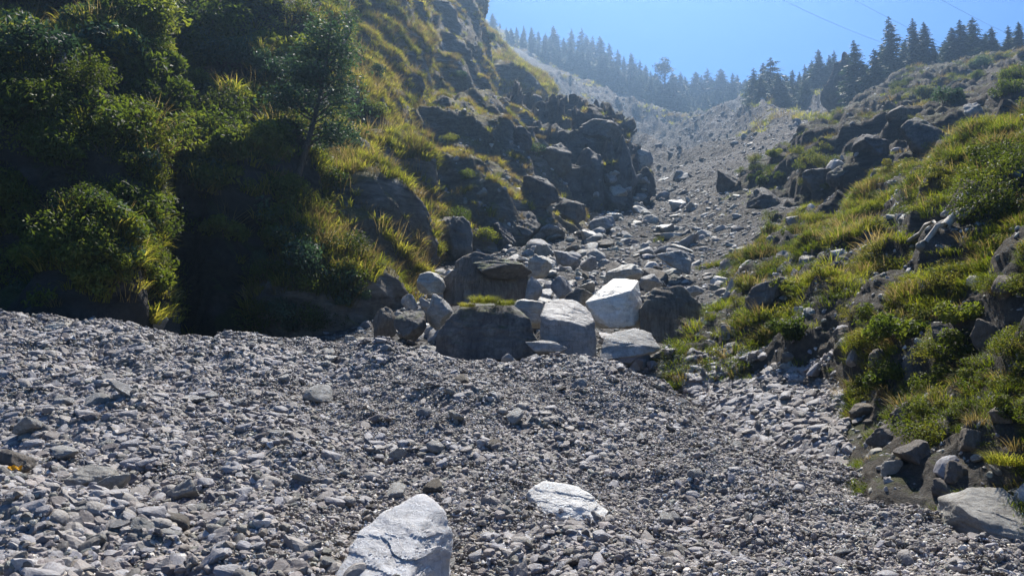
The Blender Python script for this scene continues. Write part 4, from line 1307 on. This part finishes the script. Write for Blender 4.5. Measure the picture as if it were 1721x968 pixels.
def on_ground(px, py, w, h, seed, mat, label, group=None, sub=5, rot=(0, 0, 0), deep=0.85, k=18, lay=0.03, rough=0.06, cat='boulder', name='boulder', bury=0.25, pre=None, planes=9, hull=None):
    """boulder whose foot rests on the ground seen at (px, py + h/2)"""
    hh = hit(px, py + h / 2)
    if hh is None: return
    d = hh[3] + w * hh[3] / F * 0.25
    o = boulder(px, py + h * bury * 0.5, w, h * (1 + bury), d, seed, mat, label, group, rot, deep, sub, name, rough, lay, planes, k=k, cat=cat, pre=pre, hull=hull)
    if hh[2] == 'gravel_ground': o.location.z += 0.05      # the loose stones stand this high over the bed
    return o
def wedge(P):
    # sloping crest to the upper right, long low tail to the lower left
    Q = P.copy()
    t = sstep(-1, 0.6, P[:, 0])
    Q[:, 2] = P[:, 2] * (0.45 + 0.55 * t) - 0.35 * (1 - t)
    Q[:, 0] = P[:, 0] + 0.12 * (P[:, 2])
    return Q
on_ground(655, 925, 190, 118, 41, 'white', 'biggest whitish boulder with chipped layered faces at the bottom of the picture', sub=6, deep=1.5, hull=[(-1, -.7, -1), (-.92, -.6, -.7), (-.6, .1, .35), (.37, .55, 1), (.55, .5, .93), (.82, .5, .6), (1, .45, .15), (.9, .1, -1), (.35, -1, -1), (.4, -.8, -.45), (-.3, -1, -1), (-.3, -.95, -.75), (-.5, .7, .3), (.4, .9, .8), (-.9, .9, -1), (.9, .9, -1)])
def tail(P):
    Q = P.copy(); t = sstep(-1, 1, P[:, 0])
    Q[:, 2] = P[:, 2] * (1 - 0.45 * t) - 0.25 * t
    return Q
on_ground(955, 845, 138, 50, 42, 'white', 'long pale flat boulder lying in the gravel right of the biggest one', sub=6, deep=1.0, hull=[(-1, -.2, .55), (-.6, -.1, 1), (.3, 0, .7), (1, -.1, -.6), (.7, -.9, -1), (-.1, -1, -.6), (-.8, -.8, 0), (-.9, -.9, -1), (-.9, .9, -1), (1, .8, -1), (-.4, .9, .6), (.3, -.7, -.1)])
on_ground(256, 543, 56, 24, 43, 'pale', 'rounded pale boulder on the skyline of the gravel at left', k=7, deep=0.7)
on_ground(97, 552, 48, 14, 44, 'pale', 'flat pale stone near the top of the gravel at far left')
on_ground(14, 782, 62, 38, 45, 'brown', 'brownish stone at the left edge of the picture', k=8)
on_ground(150, 810, 82, 36, 46, 'boulder', 'dark sided blocky stone behind the gravel mound at lower left', rot=(0, 0.2, 0.4))
on_ground(305, 832, 60, 40, 47, 'boulder', 'slanting grey stone right of the blocky one at lower left', rot=(0, 0.5, 0))
on_ground(1680, 868, 132, 80, 48, 'boulder', 'large pale layered rock jutting from the bank at the lower right corner', sub=6, deep=1.3, bury=0.3, hull=[(-1, -.3, .55), (-.2, .2, 1), (.7, .4, .95), (1, .4, .5), (1, -.6, .1), (.1, -.9, -.1), (-.85, -.8, .25), (-.5, -1, -.7), (.8, -1, -.9), (-.9, .9, -1), (1, 1, -1), (-.8, -.6, -1), (-.7, .9, .5)])
on_ground(1500, 785, 34, 26, 49, 'boulder', 'pale rounded stone at the foot of the right bank', k=8)
on_ground(1612, 792, 42, 36, 50, 'brown', 'brown rock set in the earth above the pale layered one', k=9)
on_ground(1302, 488, 96, 46, 51, 'brown', 'dark overhanging rock ledge under the bushes of the right bank', deep=0.7, k=12)
on_ground(1233, 556, 42, 22, 52, 'boulder', 'rounded stone among grass right of the cluster', k=8)
on_ground(1560, 220, 78, 60, 53, 'darkb', 'big dark boulder on the earth ridge below the skyline trees', k=10)
on_ground(1510, 192, 46, 30, 54, 'brown', 'tan boulder half buried in the earth ridge')
on_ground(1640, 188, 44, 36, 55, 'boulder', 'tan boulder high on the earth ridge near the right edge')
on_ground(1415, 292, 44, 30, 56, 'darkb', 'dark rock on the crest of the right ridge')
on_ground(1540, 610, 40, 60, 57, 'darkb', 'dark upright rock in the middle of the right bank')
on_ground(95, 100, 40, 60, 58, 'boulder', 'grey rock slab leaning on the left hillside above the grass ledge', rot=(0, 0.6, 0))
on_ground(1032, 335, 50, 26, 62, 'boulder', 'rounded boulder below the rock cliff in the gully', k=8)
on_ground(1010, 378, 44, 30, 63, 'boulder', 'grey boulder in the middle of the gully below the cliff')
on_ground(1078, 348, 28, 20, 64, 'boulder', 'small boulder right of the rounded one in the gully')
on_ground(1075, 262, 50, 28, 65, 'boulder', 'square block right of the rock cliff')

# fractured outcrops of the cliff
for i, (x, y, w, h_, lab) in enumerate((
    (1012, 218, 84, 34, 'dark slab jutting out at the top of the rock cliff'), (1052, 270, 46, 90, 'tall dark block at the right corner of the rock cliff'),
    (985, 290, 60, 90, 'dark upright block in the middle of the rock cliff'), (925, 262, 74, 52, 'broad block high at the left of the rock cliff'),
    (905, 318, 70, 60, 'fractured block stepping down left of the rock cliff'), (1030, 330, 50, 50, 'dark block at the foot of the rock cliff corner'),
    (955, 350, 66, 44, 'low dark block below the middle of the rock cliff'), (880, 372, 60, 44, 'grey block under the fractured one on the ridge foot'),
    (840, 395, 56, 50, 'dark block above the large brown rock mass'), (760, 400, 70, 80, 'dark upright rock face at the foot of the dry grass ridge'),
    (715, 420, 44, 60, 'narrow dark rock beside the grassy rib foot'), (1085, 300, 34, 40, 'small block outside the right corner of the cliff'),
    (870, 230, 52, 36, 'block under the rounded ridge beside the cliff'), (1380, 300, 60, 40, 'broken dark rock on the near crest of the earth ridge'),
    (1290, 330, 60, 40, 'dark rock among moss on the lower right crest'), (1230, 300, 50, 36, 'dark rock standing at the right edge of the narrow gully'),
    (1470, 240, 60, 44, 'angular dark rock in the hollow of the earth ridge'))):
    on_ground(x, y, w, h_, 500 + i, 'cliffrock', lab, None, rot=(random.gauss(0, 0.15), random.gauss(0, 0.2), 0), deep=1.1, k=40, lay=0.1, rough=0.08, cat='rock', name='rock_outcrop', planes=5, bury=0.35)

for i, (x, y, w, h_) in enumerate(((1450, 690, 40, 26), (1490, 730, 56, 34), (1545, 760, 60, 40), (1580, 720, 44, 34), (1640, 740, 50, 40), (1690, 700, 44, 30), (1520, 690, 36, 30), (1600, 820, 60, 30),
    (1365, 640, 34, 20), (1330, 600, 30, 20), (1420, 560, 36, 22), (1480, 600, 34, 30), (1590, 560, 46, 40), (1660, 560, 50, 50), (1700, 480, 44, 40), (1560, 480, 36, 28))):
    on_ground(x, y, w, h_, 560 + i, 'brown', 'brown rock lodged in the dark earth of the near right bank', 'rocks lodged in the near right bank', rot=(random.gauss(0, 0.3), random.gauss(0, 0.3), 0), deep=1.0, k=30, lay=0.08, cat='rock', name='embedded_rock', planes=6, sub=4)

# earth pinnacle among the skyline trees
p = at(1424, 205, 178)
z = drop(p[0], p[1], ['scree_gully', 'earth_ridge']) or p[2]
H = at(1424, 98, 178)[2] - z + 2
P, Fc = rock_shape(66, 5, 10, 10, 0.12)
t = (P[:, 2] + 1) / 2
P = np.column_stack([P[:, 0] * (1 - 0.62 * t), P[:, 1] * (1 - 0.6 * t), t])
P[:, :2] += (0.1 * fbm(np.column_stack([P[:, 0] * 7, P[:, 1] * 7, P[:, 2] * 1.2]), 3))[:, None]
o = link('earth_pinnacle', mesh_from('earth_pinnacle', P * np.array([H * 0.42, H * 0.4, H]), Fc, M['bankB']), None, (p[0], p[1], z - 1))
tag(o, 'dark fluted earth pinnacle rising among the right skyline trees', 'pinnacle')

# middling stones, counted: gully and foreground
def shared(sub, n, mat, base):
    out = []
    for k in range(n):
        P, Fc = rock_shape(base + k, sub, 9, 15, 0.07, lay=0.02)
        r = np.random.default_rng(k + base)
        P = P * np.array([1, r.uniform(0.65, 0.95), r.uniform(0.45, 0.85)])
        me = mesh_from('stone', P, Fc, M[mat], True)
        try: me.set_sharp_from_angle(angle=R(35))
        except Exception: pass
        out.append(me)
    return out
mids = shared(4, 6, 'boulder', 800) + shared(4, 4, 'pale', 820) + shared(4, 2, 'brown', 840)

def stone_zone(n, box, wmin, wmax, label, group, only, name='stone', cond=None, cat='stone', flat=(0.6, 1.0)):
    k = t = 0
    while k < n and t < n * 20:
        t += 1
        x, y = random.uniform(box[0], box[2]), random.uniform(box[1], box[3])
        if cond and not cond(x, y): continue
        h = hit(x, y)
        if h is None or h[2] not in only: continue
        s = (wmin + (wmax - wmin) * random.random() ** 2) * h[3] / F / 2
        o = link(name, random.choice(mids), None, h[0] + Vector((0, 0, s * (0.62 if 'gravel_ground' in only else 0.14))))
        o.rotation_euler = (random.gauss(0, 0.3), random.gauss(0, 0.3), random.uniform(0, 6.28))
        o.scale = (s, s, s * random.uniform(*flat))
        tag(o, label, cat, group); k += 1

def gully_x(y): return np.interp(y, [280, 330, 400, 470, 560], [1100, 1085, 1050, 980, 930])
stone_zone(95, (820, 395, 1200, 520), 16, 56, 'grey boulder in the jumble of rocks above the cluster at the gully mouth', 'boulders of the jumble above the cluster', ['scree_gully', 'rock_cliff', 'dry_grass_ridge'], 'boulder', lambda x, y: abs(x - gully_x(y)) < 150, 'boulder')
stone_zone(62, (900, 290, 1200, 400), 12, 36, 'grey boulder in the narrow part of the gully below the rock cliff', 'boulders in the narrow gully', ['scree_gully', 'rock_cliff'], 'boulder', lambda x, y: abs(x - gully_x(y)) < 90, 'boulder')
stone_zone(66, (640, 460, 1010, 600), 20, 54, 'grey boulder filling the gaps low in the left half of the cluster', 'boulders between the big ones', ['scree_gully'], 'boulder', None, 'boulder')
stone_zone(14, (1000, 190, 1350, 300), 7, 18, 'pale block lying on the far scree slope', 'blocks on the far scree', ['scree_gully'], 'boulder', None, 'boulder')
stone_zone(70, (0, 640, 700, 968), 20, 62, 'grey angular stone standing out of the coarse gravel at lower left', 'large stones in the left gravel', ['gravel_ground'])
stone_zone(46, (700, 640, 1500, 968), 16, 44, 'grey angular stone standing out of the fine gravel right of the centre', 'large stones in the right gravel', ['gravel_ground'])
stone_zone(50, (0, 560, 1000, 645), 10, 28, 'pale stone on the upper part of the gravel slope below its crest', 'stones near the gravel crest', ['gravel_ground'])
stone_zone(26, (1150, 600, 1721, 880), 12, 32, 'stone lodged in the bare earth of the right bank', 'stones in the right bank', ['grassy_bank'])

# ------------------------------------------------------------------ grass clumps as things
clump_meshes = {m: [grass_tuft(900 + k, 700, 0.42, 0.62, 0.0045, 0.55, m) for k in range(2)] for m in ('grass_right', 'grass')}
def clump(px, py, size, mat, label, only=None, dz=0.0, d=None):
    if d is None:
        h = hit(px, py, only)
        if h is None: return
        loc = h[0]
    else: loc = Vector(at(px, py, d))
    o = link('grass_clump', random.choice(clump_meshes[mat]), None, loc - Vector((0, 0, 0.03)))
    o.rotation_euler = (0, 0, random.uniform(0, 6.28)); o.scale = (size, size, size * 0.8)
    tag(o, label, 'grass clump')
clump(1135, 650, 0.95, 'grass_right', 'bright green grass clump at the left tip of the right bank')
clump(1105, 605, 0.6, 'grass_right', 'small yellow green clump above the flat whitish stone')
clump(786, 513, 0.6, 'grass', 'low end of the yellow green grass on the left shoulder of the dark mossy boulder', d=22.5)
clump(813, 506, 1.0, 'grass', 'tallest yellow green grass clump on top of the dark mossy boulder', d=22.6)
clump(848, 510, 0.75, 'grass', 'yellow green grass clump on the right of the top of the dark mossy boulder', d=22.7)
clump(1700, 772, 0.7, 'grass', 'yellow grass clump at the right edge above the pale layered rock')
clump(1440, 800, 0.45, 'grass', 'small yellowish grass clump at the foot of the right bank')
clump(1660, 222, 2.4, 'grass', 'yellow green grass clump high up near the right edge')

# ------------------------------------------------------------------ fallen poles on the right bank
for (x0, y0, x1, y1, rad, lab) in ((1530, 412, 1612, 365, 0.05, 'thin bleached pole lying lowest on the right bank'),
                                (1552, 415, 1660, 348, 0.06, 'bleached pole crossing beneath the thick one'),
                                (1590, 392, 1690, 330, 0.09, 'thickest bleached log sloping down the right bank'),
                                (1610, 350, 1700, 302, 0.06, 'bleached pole uppermost of the four on the right bank')):
    a, c = hit(x0, y0), hit(x1, y1)
    if a and c:
        A = a[0] + Vector((0, 0, 0.12)); C_ = c[0] + Vector((0, 0, 0.18))
        Vs, Fs = [], []
        n = 9
        pts = [np.array((C_ - A) * t) + np.array([0, 0, 0.06 * math.sin(5 * t)]) + np.random.default_rng(int(x0) + k).normal(0, 0.03, 3) for k, t in enumerate(np.linspace(0, 1, n))]
        tube_into(pts, np.linspace(rad, rad * 0.55, n), Vs, Fs, 8)
        tag(link('fallen_pole', mesh_from('fallen_pole', np.array(Vs), np.array(Fs), M['wood']), None, A), lab, 'pole', 'bleached poles on the right bank')

# yellow scrap of litter
h = hit(24, 808)
if h:
    bm = bmesh.new()
    V = [bm.verts.new(((i - 3) * 0.022, (j - 1.5) * 0.022, 0.02 + 0.014 * math.sin(i * 1.9 + j * 1.3))) for i in range(7) for j in range(4)]
    for i in range(6):
        for j in range(3): bm.faces.new((V[i * 4 + j], V[(i + 1) * 4 + j], V[(i + 1) * 4 + j + 1], V[i * 4 + j + 1]))
    bmesh.ops.solidify(bm, geom=bm.faces[:], thickness=0.004)
    me = bpy.data.meshes.new('litter'); bm.to_mesh(me); bm.free()
    b = NB('yellow_wrapper'); b.p.inputs['Base Color'].default_value = (0.75, 0.42, 0.02, 1); b.p.inputs['Roughness'].default_value = 0.35
    me.materials.append(b.m)
    o = link('litter', me, None, h[0] + Vector((0, 0, 0.12)))
    o.rotation_euler = (0.5, 0.1, 0.3)
    tag(o, 'crumpled yellow wrapper on the gravel at the left edge', 'litter')

# power cables far overhead
b = NB('cable_metal'); b.p.inputs['Base Color'].default_value = (0.12, 0.14, 0.17, 1)
for (x0, y0, x1, y1, sag, lab) in ((1200, -60, 1620, 105, 3, 'lowest overhead cable crossing the sky at right'),
                               (1330, -60, 1760, 130, 3, 'middle overhead cable crossing the sky at right'),
                               (1480, -60, 1860, 110, 3, 'highest overhead cable crossing the sky at right')):
    A = at(x0, y0, 120); C_ = at(x1, y1, 230)
    Vs, Fs = [], []
    tube_into([A + (C_ - A) * t - np.array([0, 0, sag * 4 * t * (1 - t)]) for t in np.linspace(0, 1, 25)], [0.022] * 25, Vs, Fs, 5)
    tag(link('overhead_cable', mesh_from('overhead_cable', np.array(Vs), np.array(Fs), b.m)), lab, 'cable', 'overhead cables')

# ------------------------------------------------------------------ haze
HAZE = 0.0008
if HAZE > 0:
    bm = bmesh.new()
    bmesh.ops.create_cube(bm, size=1.0)
    me = bpy.data.meshes.new('haze'); bm.to_mesh(me); bm.free()
    o = link('haze', me)
    o.scale = (3100, 2000, 225); o.location = (0, 650, -10.5 + 112.5)
    m = bpy.data.materials.new('haze_air'); m.use_nodes = True
    t = m.node_tree; t.nodes.clear()
    out = t.nodes.new('ShaderNodeOutputMaterial'); pv = t.nodes.new('ShaderNodeVolumePrincipled')
    pv.inputs['Color'].default_value = (0.42, 0.66, 1.0, 1)
    pv.inputs['Density'].default_value = HAZE
    pv.inputs['Anisotropy'].default_value = 0.82
    t.links.new(pv.outputs[0], out.inputs['Volume'])
    me.materials.append(m)
    tag(o, None, None, None, 'stuff')
